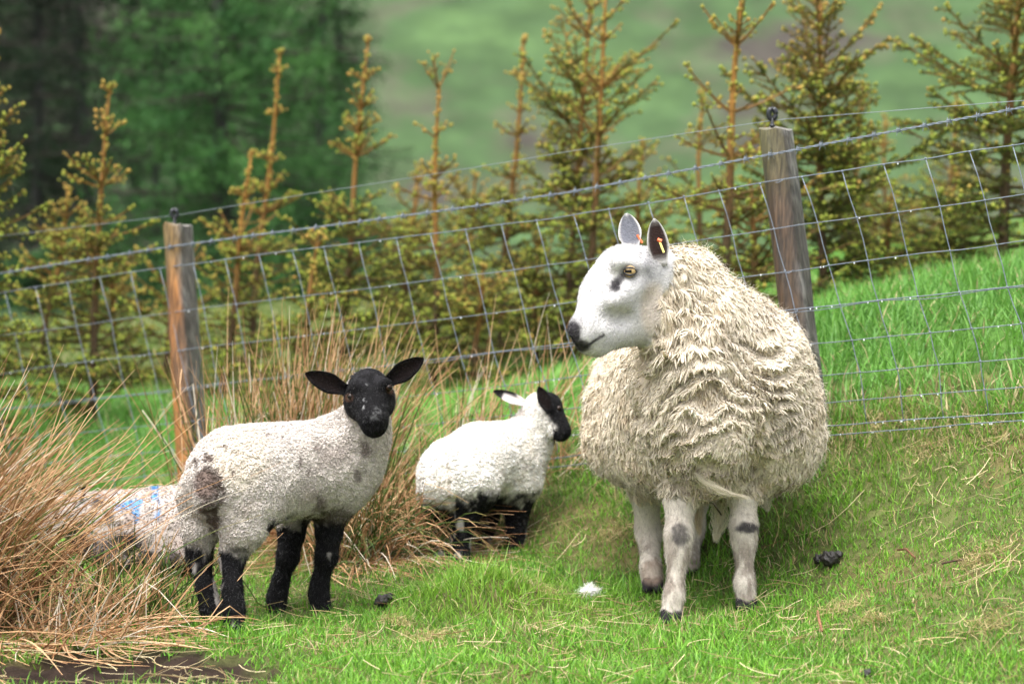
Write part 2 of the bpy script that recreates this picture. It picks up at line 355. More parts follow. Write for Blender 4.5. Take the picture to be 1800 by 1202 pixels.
def locks(P, N_, D_, ln, rad, seed, K=4, S=4, crimp=0.25, lift=0.25, flat=0.6, tgt=None, pull=.6):
    r = np.random.RandomState(seed); n = len(P); s = np.linspace(0, 1, K + 1)
    side = np.cross(N_, D_); ph = r.rand(n) * 6.28; fr = r.uniform(2.0, 3.6, n)
    C = P[:, None] - N_[:, None] * (rad * .4)[:, None, None] + D_[:, None] * (ln[:, None] * s)[..., None] + N_[:, None] * (lift * ln[:, None] * np.sin(s * pi * .62) ** 1)[..., None]
    C = C + side[:, None] * (crimp * rad[:, None] * 2 * np.sin(ph[:, None] + s * fr[:, None] * 3) * s)[..., None]
    pr = np.interp(s, [0, .25, .6, .85, 1], [.75, 1, .95, .75, .3])
    if tgt is not None:
        cc, cn, cd = tgt; ax = cc[:, None] + cd[:, None] * (ln[:, None] * 1.1 * s)[..., None] + cn[:, None] * (.012 * np.sin(s * pi * .7))[..., None]
        C = C + (ax - C) * (pull * np.clip(s * 1.25, 0, 1))[None, :, None]
    return tubes(C, rad[:, None] * pr, S, flat, roll=N_, caps=False)
def hairs(P, N_, D_, ln, wd, seed, K=3, curl=0.3):
    r = np.random.RandomState(seed); n = len(P); s = np.linspace(0, 1, K + 1)
    J = norm(r.randn(n, 3)); C = P[:, None] + D_[:, None] * (ln[:, None] * s)[..., None] + J[:, None] * (curl * ln[:, None] * s ** 2)[..., None]
    C = C + norm(np.cross(J, D_))[:, None] * (curl * .5 * ln[:, None] * np.sin(s * 5))[..., None]
    side = norm(np.cross(D_, r.randn(n, 3)))
    return ribbons(C, side, wd[:, None] * np.linspace(1, .5, K)[None])
def eyeball(c, r, look, mat, parent, name='eye'):
    V, F = blob((0, 0, 0), (r, r, r), 0, 0, 13, 20); o = mesh(name, V, F, mat, parent, None, True)
    o.matrix_parent_inverse.identity(); o.location = Vector(c) - parent.location
    o.rotation_euler = Vector(look).to_track_quat('Y', 'Z').to_euler(); return o
def eye_mat(name, iris, slot, pup):
    m, t, p = mat_new(name); N = t.nodes.new; L = t.links.new; tc = N('ShaderNodeTexCoord'); sp = N('ShaderNodeSeparateXYZ'); L(tc.outputs['Object'], sp.inputs[0])
    def band(o, lim):
        a = N('ShaderNodeMath'); a.operation = 'ABSOLUTE'; L(o, a.inputs[0]); b = N('ShaderNodeMath'); b.operation = 'LESS_THAN'; L(a.outputs[0], b.inputs[0]); b.inputs[1].default_value = lim; return b.outputs[0]
    a = N('ShaderNodeMath'); a.operation = 'MULTIPLY'; L(band(sp.outputs['X'], slot[0]), a.inputs[0]); L(band(sp.outputs['Z'], slot[1]), a.inputs[1])
    mx = N('ShaderNodeMixRGB'); L(a.outputs[0], mx.inputs[0]); mx.inputs[1].default_value = (*iris, 1); mx.inputs[2].default_value = (*pup, 1)
    L(mx.outputs[0], p.inputs['Base Color']); p.inputs['Roughness'].default_value = 0.16; p.inputs['Specular IOR Level'].default_value = .25; return m
M_eye = eye_mat('ewe_eye', (0.40, 0.28, 0.13), (0.0095, 0.0042), (0.01, 0.008, 0.006))
M_eyel = eye_mat('lamb_eye', (0.022, 0.012, 0.007), (0.006, 0.0025), (0.004, 0.004, 0.004))
GR = np.array([0, 0, -1.0])
def tang(N_, d): return norm(d - (N_ * d).sum(-1, keepdims=True) * N_)
# ---------------------------------------------------------------- the ewe
E = at
def hoof(f, x, y, d, r=0.017, dx=9, toe=-0.02, rid=4):
    for s in (-1, 1): f.cone(E(x + s * dx, y - 12, d), E(x + s * dx * 1.15, y - 2, d + toe), r, r * 0.9, 0.008, rid)
def leg(f, pts, rid=3, k=0.03, top=1):
    for i in range(len(pts) - 1):
        (x0, y0, d0, r0), (x1, y1, d1, r1) = pts[i], pts[i + 1]
        f.cone(E(x0, y0, d0), E(x1, y1, d1), r0, r1, k if i else 0.06, rid if i >= top else 1)
def near_line(u, v, a, b):
    a = np.array(a, float); b = np.array(b, float); q = np.stack([u, v], -1); ba = b - a
    t = np.clip(((q - a) @ ba) / (ba @ ba), 0, 1); return np.linalg.norm(q - a - t[:, None] * ba, axis=1)
def spot(u, v, x, y, rx, ry): return 1 - sm(0.6, 1.1, np.sqrt(((u - x) / rx) ** 2 + ((v - y) / ry) ** 2))

def build_ewe():
    f = Field((0.12, 5.0, -0.03), (1.02, 6.6, 1.22), 0.006)
    f.cone(E(1256, 690, 5.76), E(1192, 696, 6.17), 0.287, 0.268, 0.05, 1)
    f.cone(E(1352, 740, 5.78), E(1366, 766, 5.80), .15, .135, .08, 1); f.cone(E(1120, 740, 6.02), E(1108, 766, 6.02), .16, .145, .08, 1); f.cone(E(1170, 770, 5.80), E(1330, 775, 5.74), .16, .15, .08, 1)
    f.cone(E(1272, 640, 5.64), E(1212, 496, 5.52), 0.195, 0.096, 0.10, 1)
    f.cone(E(1190, 590, 5.47), E(1225, 720, 5.52), 0.095, 0.16, 0.08, 1)
    f.cone(E(1178, 500, 5.47), E(1172, 560, 5.46), 0.088, 0.085, 0.05, 1)
    f.cone(E(1248, 780, 5.53), E(1252, 838, 5.55), 0.13, 0.055, 0.05, 1)
    f.cone(E(1250, 560, 5.50), E(1215, 620, 5.44), 0.09, 0.08, 0.06, 1)
    for a_, b_, ra in (((1188, 838, 5.44), (1198, 880, 5.47), .036), ((1322, 826, 5.50), (1316, 876, 5.52), .032), ((1180, 800, 5.42), (1186, 845, 5.43), .016), ((1318, 770, 5.46), (1322, 826, 5.48), .014)): f.cone(E(*a_), E(*b_), ra, ra, .03, 0, cut=True)
    leg(f, [(1202, 800, 5.64, .07), (1197, 872, 5.60, .043), (1193, 942, 5.56, .0345), (1192, 972, 5.555, .028), (1185, 1045, 5.535, .0235), (1181, 1074, 5.53, .028)])
    leg(f, [(1310, 800, 5.70, .07), (1307, 862, 5.66, .038), (1307, 926, 5.63, .0335), (1308, 955, 5.63, .0275), (1309, 1025, 5.615, .0235), (1312, 1054, 5.61, .0275)])
    leg(f, [(1128, 800, 6.06, .09), (1134, 858, 6.04, .044), (1140, 935, 6.08, .034), (1144, 1000, 6.0, .0265), (1147, 1024, 5.98, .031)])
    leg(f, [(1222, 810, 6.16, .09), (1222, 868, 6.14, .042), (1217, 930, 6.18, .033), (1211, 985, 6.12, .0255), (1212, 1003, 6.10, .029)])
    for a_, b_, ra in (((1190, 834, 5.525), (1194, 866, 5.525), .030), ((1324, 826, 5.58), (1320, 862, 5.58), .030)): f.cone(E(*a_), E(*b_), ra, ra, .02, 0, cut=True)
    for h in ((1180, 1092, 5.52), (1312, 1072, 5.60), (1147, 1037, 5.96), (1212, 1014, 6.10)): hoof(f, *h)
    hn = np.array([0.30, 0.95, 0.0])                                    # across the head
    fl = (hn, 1.22)
    f.cone(E(1140, 489, 5.44), E(1100, 484, 5.40), .086, .080, 0.04, 2, flat=fl)
    f.cone(E(1100, 493, 5.40), E(1036, 574, 5.31), .086, .052, 0.03, 2, flat=fl)
    f.ball(E(1072, 518, 5.36), .076, 0.04, 2, flat=fl)
    f.cone(E(1138, 548, 5.44), E(1055, 592, 5.33), .084, .042, 0.04, 2, flat=fl)
    f.cone(E(1034, 601, 5.315), E(1050, 605, 5.33), .033, .034, 0.015, 2, flat=(hn, 1.15))
    f.cone(E(1018, 580, 5.285), E(1024, 590, 5.285), .030, .028, 0.02, 2)
    i = lambda u, v, dd: E(u, v, dd)
    # brow, eye socket, cheek hollow, nostril, mouth
    f.cone(E(1086, 462, 5.305), E(1126, 468, 5.33), .020, .018, 0.03, 2); f.cone(E(1125, 500, 5.335), E(1075, 530, 5.285), .016, .012, .03, 2); f.cone(E(1100, 560, 5.312), E(1062, 556, 5.27), .016, .012, .03, 0, cut=True)
    f.ball(E(1106, 477, 5.288), .019, 0.012, 0, cut=True)
    f.cone(E(1092, 490, 5.288), E(1078, 506, 5.275), .010, .008, 0.016, 0, cut=True)
    f.cone(E(1010, 577, 5.243), E(1016, 585, 5.24), .0085, .007, 0.008, 0, cut=True)
    f.cone(E(1002, 604, 5.272), E(1030, 608, 5.252), .0048, .0048, 0.006, 0, cut=True)
    f.cone(E(1030, 608, 5.252), E(1062, 588, 5.272), .0048, .004, 0.006, 0, cut=True)
    V, T, rid = f.nets(2)
    ww = (rid == 1).astype(float); lw = ((rid == 3) | (rid == 4)).astype(float); hw = (rid == 4).astype(float)
    A = np.stack([ww, lw, hw], -1)
    A2 = A.copy()
    for _ in range(5): A2 = .5 * A2 + .5 * f.lap(A2)
    ww, lw = A2[:, 0], A2[:, 1]
    u, v, d = proj(V); N_ = vnormals(V, T)
    # fleece relief: overhanging tiers down the chest, clumps elsewhere
    wp = np.stack([V[:, 0] * 1.0, V[:, 1], V[:, 2]], -1)
    warp = 2.3 * noise(wp, 5.5, 3) + .8 * noise(wp, 15., 4)
    ph = (-V[:, 2] / 0.050 + warp); saw = ph - np.floor(ph)
    tier = np.where(saw < .8, (saw / .8) ** 1.6, (1 - saw) / .2)
    chest = spot(u, v, 1245, 700, 190, 170); neckw = spot(u, v, 1200, 560, 75, 110)
    wv = V * np.array([34., 34., 9.]) + .6 * noise(V, 14., 66)[:, None]; gro = np.abs(noise(wv, 1, 67))
    clump = .6 * fbm(V, 22, 8) + .5 * noise(V, 9.0, 9)
    disp = ww * (chest * (.046 * (tier - .45)) * (.5 + .9 * noise(V, 6., 21)) + .010 * clump + (1 - chest) * .006 * (tier - .5) - neckw * .018 * (1 - sm(0, .35, gro)))
    V = V + N_ * disp[:, None]
    u, v, d = proj(V); N_ = vnormals(V, T)
    # colours
    n1 = fbm(V, 14, 50); n2 = fbm(V, 60, 51)
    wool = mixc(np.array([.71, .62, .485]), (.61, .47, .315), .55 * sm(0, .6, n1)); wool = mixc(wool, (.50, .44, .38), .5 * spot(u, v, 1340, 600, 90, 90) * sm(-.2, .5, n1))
    face = mixc(np.array([.56, .545, .535]), (.52, .50, .50), .55 * sm(-.05, .7, fbm(V, 30, 52)))
    face = mixc(face, (.50, .49, .50), .45 * spot(u, v, 1122, 520, 30, 50) + .35 * spot(u, v, 1075, 590, 40, 22))
    face = mixc(face, (.60, .48, .36), .5 * spot(u, v, 1150, 545, 28, 55))
    dk = lambda c, w_, k=(.035, .032, .035): mixc(c, k, np.clip(w_, 0, 1))
    face = dk(face, spot(u, v, 1107, 478, 21, 14) * .7); face = dk(face, spot(u + 6 * n2, v + 6 * n2, 1081, 502, 13, 14) * .9); face = dk(face, (1 - sm(3, 9, near_line(u + 4 * n2, v, (1095, 485), (1082, 502)))) * .85)
    face = dk(face, spot(u, v, 1128, 470, 26, 40) * .35, (.3, .29, .3))
    face = mixc(face, (.42, .40, .39), .4 * sm(.0, .5, fbm(V * np.array([1, 1, 1.]), 75, 57)) * sm(1030, 1010, u) + .22 * sm(.1, .6, fbm(V, 95, 58))); face = dk(face, spot(u + 5 * n2, v, 1008, 584, 16, 25) * 1.0); face = dk(face, spot(u, v, 1020, 608, 22, 13) * .95); face = dk(face, 1 - sm(1.2, 3.6, np.minimum(near_line(u, v, (1003, 604), (1030, 609)), near_line(u, v, (1030, 609), (1061, 589)))))
    face = dk(face, .5 * spot(u, v, 1012, 562, 16, 14) * sm(-.3, .4, n2)); face = dk(face, spot(u, v, 1150, 470, 26, 28) * .5, (.25, .25, .26))
    legc = mixc(np.array([.60, .54, .47]), (.24, .195, .16), .85 * sm(-.35, .35, fbm(V * np.array([1, 1, .35]), 60, 53)) * sm(880, 1000, v))
    legc = dk(legc, spot(u + 12 * n2, v + 12 * n2, 1198, 940, 17, 26) * .8 * sm(-.6, .1, n2)); legc = dk(legc, spot(u, v + 6 * n2, 1313, 927, 24, 12) * .95); legc = dk(legc, spot(u, v, 1196, 1012, 10, 25) * .0)
    legc = dk(legc, sm(.1, .5, A2[:, 2]), (.022, .02, .022)); legc = mixc(legc, (.30, .22, .17), .6 * spot(u, v, 1147, 1005, 24, 26))
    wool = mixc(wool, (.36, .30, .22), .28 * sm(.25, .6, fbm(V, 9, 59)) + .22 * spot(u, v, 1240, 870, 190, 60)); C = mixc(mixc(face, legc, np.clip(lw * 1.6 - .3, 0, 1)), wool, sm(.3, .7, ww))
    acc = Acc(); acc.add(V, T, C)
    fw_dir = norm(np.array([-0.45, -0.9, 0.1]))
    for B, Tp, hwid, fc, ki in ((E(1116, 440, 5.47), E(1102, 375, 5.48), .034, np.array([-.35, -.92, .05]), (.15, .155, .18)), (E(1163, 468, 5.375), E(1150, 384, 5.36), .030, np.array([-.15, -.98, .1]), (.035, .022, .02))):
        ev, ef, inn, uu, vv = ear_geo(B, Tp, hwid, fc, .5, .005, 12, 9)
        ec = mixc(np.array([.62, .60, .58]), ki, np.clip(inn * sm(1.0, .72, np.abs(vv)) * sm(.02, .25, uu) * sm(1.0, .88, uu), 0, 1)); acc.add(ev, ef, ec)
    root = thing('sheep', tuple(E(1210, 1055, 5.75) * np.array([1, 1, 0])), 'large white-faced adult ewe with shaggy cream fleece standing on the right, head in profile', 'sheep', 'sheep and lambs by the fence')
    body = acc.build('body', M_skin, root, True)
    # fleece of hanging locks
    FA = Acc()
    P, n_, c_, wt = scatter(V, T, sm(.15, .6, ww) * np.where(N_[:, 1] > .55, .35, 1.0), 35000, 11, N_, C, ww); n_ = norm(n_)
    r = np.random.RandomState(12)
    fld = np.stack([noise(P, 6., 13), noise(P, 6., 14), noise(P, 6., 15)], -1); fin = r.randn(len(P), 3)
    fl2 = np.stack([noise(P, 2.6, 23), noise(P, 2.6, 24), noise(P, 2.6, 25)], -1); D_ = tang(n_, GR + .6 * fld + .7 * fl2 + .5 * fin + np.array([.12, 0, 0])); un = np.abs(n_[:, 2]) > .8; D_[un] = tang(n_[un], np.array([-.2, -1., -.3]) + .3 * fin[un])
    uu_, vv_, _ = proj(P); ck = spot(uu_, vv_, 1245, 690, 170, 150); nk = spot(uu_, vv_, 1195, 560, 70, 110)
    ln = r.uniform(.012, .027, len(P)) * (1 + .4 * noise(P, 11., 26)) * (1 + .1 * ck) * (1 + .5 * nk) * (.4 + .6 * sm(.5, .97, wt)); rad = (.65 + .35 * sm(.5, .97, wt)) * r.uniform(.0015, .0034, len(P)) * (1 + .25 * ck)
    from mathutils import kdtree
    ci = r.choice(len(P), 9500, replace=False); kd = kdtree.KDTree(len(ci))
    for a_, j in enumerate(ci): kd.insert(P[j], a_)
    kd.balance(); ci = ci[np.array([kd.find(p)[1] for p in P])]; rad *= 1.1
    cl_c = np.repeat((1 + .16 * noise(P[ci], 300., 91))[:, None], 3, 1); c_ = c_ * cl_c
    LV, LF, k = locks(P, n_, D_, ln, rad, 13, 2, 3, .9, .22, .8, (P[ci], n_[ci], D_[ci]), .5)
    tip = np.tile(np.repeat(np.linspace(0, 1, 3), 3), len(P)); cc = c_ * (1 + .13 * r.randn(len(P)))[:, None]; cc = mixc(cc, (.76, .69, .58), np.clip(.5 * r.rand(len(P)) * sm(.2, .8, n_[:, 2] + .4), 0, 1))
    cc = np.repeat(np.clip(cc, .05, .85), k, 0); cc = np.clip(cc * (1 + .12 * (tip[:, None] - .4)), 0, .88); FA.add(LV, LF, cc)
    P, n_, c_ = scatter(V, T, sm(.3, .6, ww) * np.where(N_[:, 1] > .55, .4, 1.0), 22000, 15, N_, C); n_ = norm(n_); r = np.random.RandomState(16)
    D_ = norm(tang(n_, GR + .5 * r.randn(len(P), 3)) * .9 + n_ * r.uniform(.35, 1.1, len(P))[:, None])
    HV, HF, k = hairs(P + n_ * .006, n_, D_, r.uniform(.010, .028, len(P)) * np.where(r.rand(len(P)) < .1, 1.5, 1), r.uniform(.00025, .0005, len(P)), 17, 3, .45)
    FA.add(HV, HF, np.repeat(np.clip(mixc(c_, (.82, .76, .66), .55 * np.ones(len(P))), 0, 1), k, 0))
    # the wisp trailing under the bib and the tags of wool hanging below the belly
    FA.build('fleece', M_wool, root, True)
    def wisp(path, n, sp, col, name, lw_=.0005):
        path = np.array(path); r = np.random.RandomState(len(name) + n); K = 8; s = np.linspace(0, 1, K)
        base = np.stack([np.interp(s, np.linspace(0, 1, len(path)), path[:, k]) for k in range(3)], -1)
        o = r.randn(n, 1, 3) * sp * np.sin(np.clip(s * 1.15 + .12, 0, 1) * pi * .9)[None, :, None] + .3 * sp * r.randn(n, K, 3)
        Cc = base[None] + o; V_, F_, k = ribbons(Cc, norm(r.randn(n, 3)), np.full((n, K - 1), lw_)); a = Acc(); a.add(V_, F_, np.repeat(np.clip(np.array(col) * (1 + .1 * r.randn(n, 1)), 0, .9), k, 0)); return a.build(name, M_wool, root)
    wisp([E(1222, 832, 5.44), E(1250, 853, 5.43), E(1285, 868, 5.44), E(1320, 876, 5.46)], 120, .007, (.70, .63, .50), 'wool_wisp', .0003)
    wisp([E(1262, 875, 5.75), E(1266, 905, 5.75), E(1262, 930, 5.74), E(1258, 950, 5.74)], 300, .011, (.78, .72, .58), 'wool_tag')
    wisp([E(1345, 868, 5.85), E(1347, 885, 5.85), E(1350, 898, 5.85)], 160, .008, (.72, .66, .54), 'wool_tag')
    wisp([E(1226, 868, 5.66), E(1226, 905, 5.66), E(1230, 940, 5.66)], 160, .008, (.55, .45, .32), 'wool_tag')
    tv, tf = tube1([E(1236, 880, 5.7), E(1254, 884, 5.7), E(1268, 905, 5.7)], [.003, .0035, .002], 5); mesh('twig_in_wool', tv, tf, mat_plain('dark_twig', (.05, .035, .02), .8), root)
    # short hair on face and legs
    FA = Acc(); hwgt = (1 - sm(.3, .6, ww)) * (1 - A2[:, 2]) * np.clip(sm(18, 26, np.hypot(u - 1106, v - 477)), 0, 1)
    P, n_, c_, l_ = scatter(V, T, hwgt, 24000, 18, N_, C, lw); n_ = norm(n_); r = np.random.RandomState(19)
    fd = np.where(l_[:, None] > .5, GR, norm(E(1010, 590, 5.3) - E(1150, 480, 5.44))) + .35 * r.randn(len(P), 3); fd = np.where(l_[:, None] > .5, fd, -fd * -1)
    D_ = norm(tang(n_, fd) + n_ * .35); HV, HF, k = hairs(P, n_, D_, np.where(l_ > .5, .012, .009) * r.uniform(.7, 1.4, len(P)), np.full(len(P), .0006), 20, 2, .15)
    FA.add(HV, HF, np.repeat(np.clip(c_ * (1 + .10 * r.randn(len(P), 1)) * np.where(r.rand(len(P), 1) < .25, .62, 1), 0, .88), k, 0)); FA.build('short_hair', M_fuzz, root)
    # eye with lids, ear tags, hooves are in the body
    ie = front(V, 1107, 476, 5); pe = V[ie]; look = norm(np.array([-.35, -.93, .05]))
    eyeball(E(1107, 477, proj(pe[None])[2][0] + .001), .0165, look, M_eye, root)
    c = E(1107, 477, proj(pe[None])[2][0] - .006)
    for sgn, nm in ((1, 'upper_eyelid'), (-1, 'lower_eyelid')):
        s_ = np.linspace(-1, 1, 9); pth = [c + RT * .0195 * q + UP * (sgn * (.0098 if sgn > 0 else .0105) * (1 - q * q) - .001 * q) + FW * (-.0075 * (1 - q * q) + .006 * abs(q)) for q in s_]
        lv, lf = tube1(pth, [.0018 + .0016 * (1 - q * q) for q in s_], 6); mesh(nm, lv, lf, mat_plain(nm + '_skin', (.05, .045, .045) if sgn > 0 else (.02, .018, .018), .6), root, None, True)
    Mo = mat_plain('orange_tag', (.75, .13, .03), .4); My = mat_plain('yellow_tag', (.80, .70, .22), .4)
    def card(a, b, hw_, th, mat, nm, sd):
        tv, tf = tubes(np.array([[a, (a + b) / 2, b]]), np.full((1, 3), hw_), 6, th)[:2]; mesh(nm, tv, tf, mat, root)
    card(E(1156, 421, 5.342), E(1163, 424, 5.340), .006, .9, Mo, 'ear_tag', 0); card(E(1160, 426, 5.340), E(1167, 444, 5.336), .0035, .9, My, 'ear_tag', 0); card(E(1120, 413, 5.455), E(1129, 427, 5.45), .0035, .9, Mo, 'ear_tag', 0)
    return root
build_ewe()

# ---------------------------------------------------------------- lambs
def build_lamb(lo, hi, prims, cuts, colour, ears, eyes, label, base, seed, nlock=15000, h=0.005, hoofs=(), lockw=None):
    f = Field(lo, hi, h)
    for pr in prims:
        if len(pr) == 2: f.ball(E(*pr[0][:3]), pr[0][3], .03, pr[1]); continue
        a, b, k, rid = pr; f.cone(E(*a[:3]), E(*b[:3]), a[3], b[3], k, rid)
    for x, y, d in hoofs: hoof(f, x, y, d, .0145, 8)
    for a, b in cuts: f.cone(E(*a[:3]), E(*b[:3]), a[3], b[3], .006, 0, cut=True)
    V, T, rid = f.nets(2); A = np.stack([(rid == 1), (rid == 2), (rid >= 3)], -1).astype(float)
    for _ in range(4): A = .5 * A + .5 * f.lap(A)
    N_ = vnormals(V, T); V = V + N_ * (A[:, 0] * (.0035 * noise(V, 45., seed) + .003 * noise(V, 18., seed + 1)))[:, None]
    u, v, d = proj(V); C, ww = colour(V, u, v, d, A, N_); C = np.clip(C, .004, .9)
    acc = Acc(); acc.add(V, T, C); EE = []
    for B, Tp, hwid, fc, cf in ears:
        ev, ef, inn, uu, vv = ear_geo(E(*B), E(*Tp), hwid, np.array(fc, float), .70, .0055, 12, 9); ec = cf(inn, uu, vv); acc.add(ev, ef, ec); EE.append((ev, ef, ec))
    root = thing('lamb', tuple(base), label, 'lamb', 'sheep and lambs by the fence'); acc.build('body', M_skin, root, True)
    r = np.random.RandomState(seed + 3); FA = Acc()
    P, n_, c_ = scatter(V, T, ww * np.where(N_[:, 1] > .5, .2, 1), nlock, seed + 4, N_, C); n_ = norm(n_); D_ = tang(n_, GR * .7 + 1.0 * r.randn(len(P), 3))
    LV, LF, k = locks(P, n_, D_, r.uniform(.005, .010, len(P)), r.uniform(.0016, .0030, len(P)), seed + 5, 2, 3, .5, .55, .9); FA.add(LV, LF, np.repeat(np.clip(c_ * (1.04 + .10 * r.randn(len(P), 1)), .004, .9), k, 0))
    P, n_, c_ = scatter(V, T, ww * np.where(N_[:, 1] > .5, .3, 1), nlock * 2 // 3, seed + 6, N_, C); n_ = norm(n_); D_ = norm(n_ + .8 * r.randn(len(P), 3))
    HV, HF, k = hairs(P, n_, D_, r.uniform(.006, .014, len(P)), np.full(len(P), .00045), seed + 7, 2, .3); FA.add(HV, HF, np.repeat(np.clip(c_ * 1.08, .004, .9), k, 0)); FA.build('fleece', M_wool, root, True)
    FA = Acc(); lw = np.clip(1 - ww, 0, 1)
    for ex, ey, rr, lk in eyes: lw = lw * sm(4, 8, np.hypot(u - ex, v - ey))
    P, n_, c_, l_ = scatter(V, T, lw, 15000, seed + 8, N_, C, A[:, 2]); n_ = norm(n_)
    D_ = norm(tang(n_, GR + .5 * r.randn(len(P), 3)) + n_ * r.uniform(.3, .8, len(P))[:, None]); HV, HF, k = hairs(P, n_, D_, np.where(l_ > .5, .011, .006) * r.uniform(.6, 1.3, len(P)), np.full(len(P), .0005), seed + 9, 2, .25)
    FA.add(HV, HF, np.repeat(np.clip(c_ * (1 + .15 * r.randn(len(P), 1)) + np.where(r.rand(len(P), 1) < .10, .012, 0), .004, .9), k, 0))  # a few hairs lightened at random: glints on black hair put into the colour
    for ev, ef, ec in EE:
        P, n_, c_ = scatter(ev, ef, np.ones(len(ev)), 1500, seed + 10, vnormals(ev, ef), ec); n_ = norm(n_); HV, HF, k = hairs(P, n_, norm(n_ + .9 * r.randn(len(P), 3)), r.uniform(.003, .007, len(P)), np.full(len(P), .0004), seed + 11, 2, .2); FA.add(HV, HF, np.repeat(c_, k, 0))
    FA.build('short_hair', M_fuzz, root)
    for ex, ey, rr, lk in eyes:
        pe = V[front(V, ex, ey, 4)]; eyeball(pe + np.array(lk) * (-rr * .4), rr, norm(np.array(lk, float)), M_eyel, root)
    return root
BK = np.array([.008, .0077, .0082])
def chain(pts, rids, k=.03): return [(pts[i], pts[i + 1], .05 if i == 0 else k, rids[i]) for i in range(len(pts) - 1)]

def col1(V, u, v, d, A, N_):
    n1 = fbm(V, 18, 60); n2 = fbm(V, 45, 61); n3 = fbm(V, 150, 62)
    wool = mixc(np.array([.62, .565, .515]), (.47, .40, .345), .55 * sm(0, .7, n1)); wool = mixc(wool, (.72, .63, .48), .4 * spot(u, v, 420, 800, 60, 70)); wool = mixc(wool, (.36, .31, .28), .55 * spot(u, v, 600, 830, 80, 110) * sm(-.4, .4, n1))
    br = np.array([.085, .055, .045]); w_ = np.zeros(len(V))
    for x, y, a, b in ((364, 852, 27, 38), (386, 858, 12, 34), (368, 893, 22, 16), (376, 915, 14, 26), (365, 805, 12, 9), (530, 815, 6, 12), (543, 830, 4, 7), (553, 787, 4, 6), (470, 765, 5, 4), (642, 790, 11, 18), (628, 835, 7, 12), (410, 828, 6, 4), (345, 810, 5, 6), (497, 770, 4, 4), (395, 785, 6, 4), (562, 888, 14, 20), (595, 905, 36, 12)): w_ = np.maximum(w_, spot(u + 9 * n2, v + 9 * n2, x, y, a, b) * sm(-.75, -.1, n2))
    wool = mixc(wool, br, np.where(u < 420, .9, .62) * w_); wool = mixc(wool, (.16, .115, .095), .6 * spot(u, v, 360, 850, 20, 30))
    legs = mixc(BK, (.4, .37, .34), sm(.42, .6, fbm(V * np.array([1, 1, .4]), 34, 63)) * .75); legs = np.where((u > 530)[:, None] & (v < 970)[:, None], BK, legs); legs = mixc(legs, (.10, .07, .055), .8 * sm(930, 895, v) * (u > 530))
    legs = np.where((spot(u, v, 382, 1010, 8, 60) > .3)[:, None] & (n2 > -.3)[:, None], np.array([.35, .32, .30]), legs)
    bd = np.where(u < 470, 962, np.where(u < 530, 915, 905)) + 22 * n1 + 20 * n2
    k = sm(-14, 14, v - bd); C = mixc(wool, legs, k)
    face = mixc(BK, (.6, .6, .6), np.maximum(np.maximum(spot(u + 5 * n2, v, 646, 677, 3, 4) * .4, .5 * spot(u + 6 * n2, v, 640, 709, 3, 11) * sm(-.1, .3, n2 + .2)), np.maximum(.6 * spot(u + 5 * n2 - .4 * (v - 705), v, 671, 706, 3, 9) * sm(-.2, .2, n2), .10 * spot(u, v, 660, 728, 15, 16) * sm(.0, .4, n3))))
    face = np.where((n3 < -.1)[:, None], BK, face); face = mixc(face, (.002, .002, .002), np.maximum(spot(u, v, 650, 749, 5, 4), spot(u, v, 667, 748, 5, 4))); face = mixc(face, (.022, .021, .023), .7 * spot(u, v, 648, 665, 34, 20) * sm(-.2, .3, n2)); fw = sm(.35, .65, A[:, 1] + .12 * n2) * (1 - sm(5.70, 5.735, d + .02 * n2)); face = mixc(face, (.075, .04, .028), .8 * np.maximum(spot(u, v, 613, 699, 9, 8), spot(u, v, 687, 685, 9, 8))); C = mixc(C, face, fw)
    return C, np.clip(1 - k - fw, 0, 1)
black_ear = lambda inn, uu, vv: mixc(BK, (.016, .010, .009), .6 * inn * sm(.95, .5, np.abs(vv)) * sm(.0, .3, uu))
HL1 = [(428, 880, 5.50, .090), (428, 930, 5.46, .052), (409, 978, 5.47, .032), (408, 1035, 5.42, .023), (411, 1068, 5.41, .025), (412, 1090, 5.405, .031)]
HL2 = [(358, 880, 5.57, .078), (352, 930, 5.55, .046), (350, 978, 5.56, .031), (362, 1035, 5.51, .0225), (370, 1068, 5.495, .0245), (375, 1090, 5.49, .030)]
FL1 = [(588, 865, 5.80, .080), (579, 930, 5.80, .037), (574, 978, 5.785, .029), (563, 1020, 5.80, .021), (560, 1044, 5.80, .024), (564, 1062, 5.795, .029)]
FL2 = [(515, 885, 5.88, .065), (513, 935, 5.87, .036), (506, 978, 5.85, .029), (493, 1022, 5.845, .021), (487, 1048, 5.84, .024), (485, 1066, 5.825, .028)]
P1 = [((418, 832, 5.53, .132), (585, 812, 5.80, .122), .05, 1), ((470, 842, 5.60, .112), (560, 836, 5.76, .106), .06, 1), ((405, 850, 5.49, .115), (430, 880, 5.50, .10), .05, 1),
      ((605, 800, 5.82, .098), (645, 728, 5.765, .064), .06, 1), ((618, 822, 5.83, .085), (640, 770, 5.80, .07), .05, 1), ((366, 806, 5.43, .030), (361, 872, 5.375, .034), .008, 1)]
P1 += chain(HL1, (1, 3, 3, 3, 3)) + chain(HL2, (1, 3, 3, 3, 3)) + chain(FL1, (1, 3, 3, 3, 3)) + chain(FL2, (1, 3, 3, 3, 3))
P1 += [((648, 690, 5.715, .069), (648, 684, 5.70, .060), .03, 2), ((650, 700, 5.675, .057), (657, 738, 5.600, .041), .03, 2), ((652, 722, 5.665, .046), (658, 750, 5.610, .031), .02, 2), ((634, 712, 5.70, .040), (667, 710, 5.70, .040), .03, 2), ((624, 680, 5.645, .014), (632, 676, 5.64, .016), .02, 2), ((672, 672, 5.645, .016), (682, 674, 5.65, .014), .02, 2)]
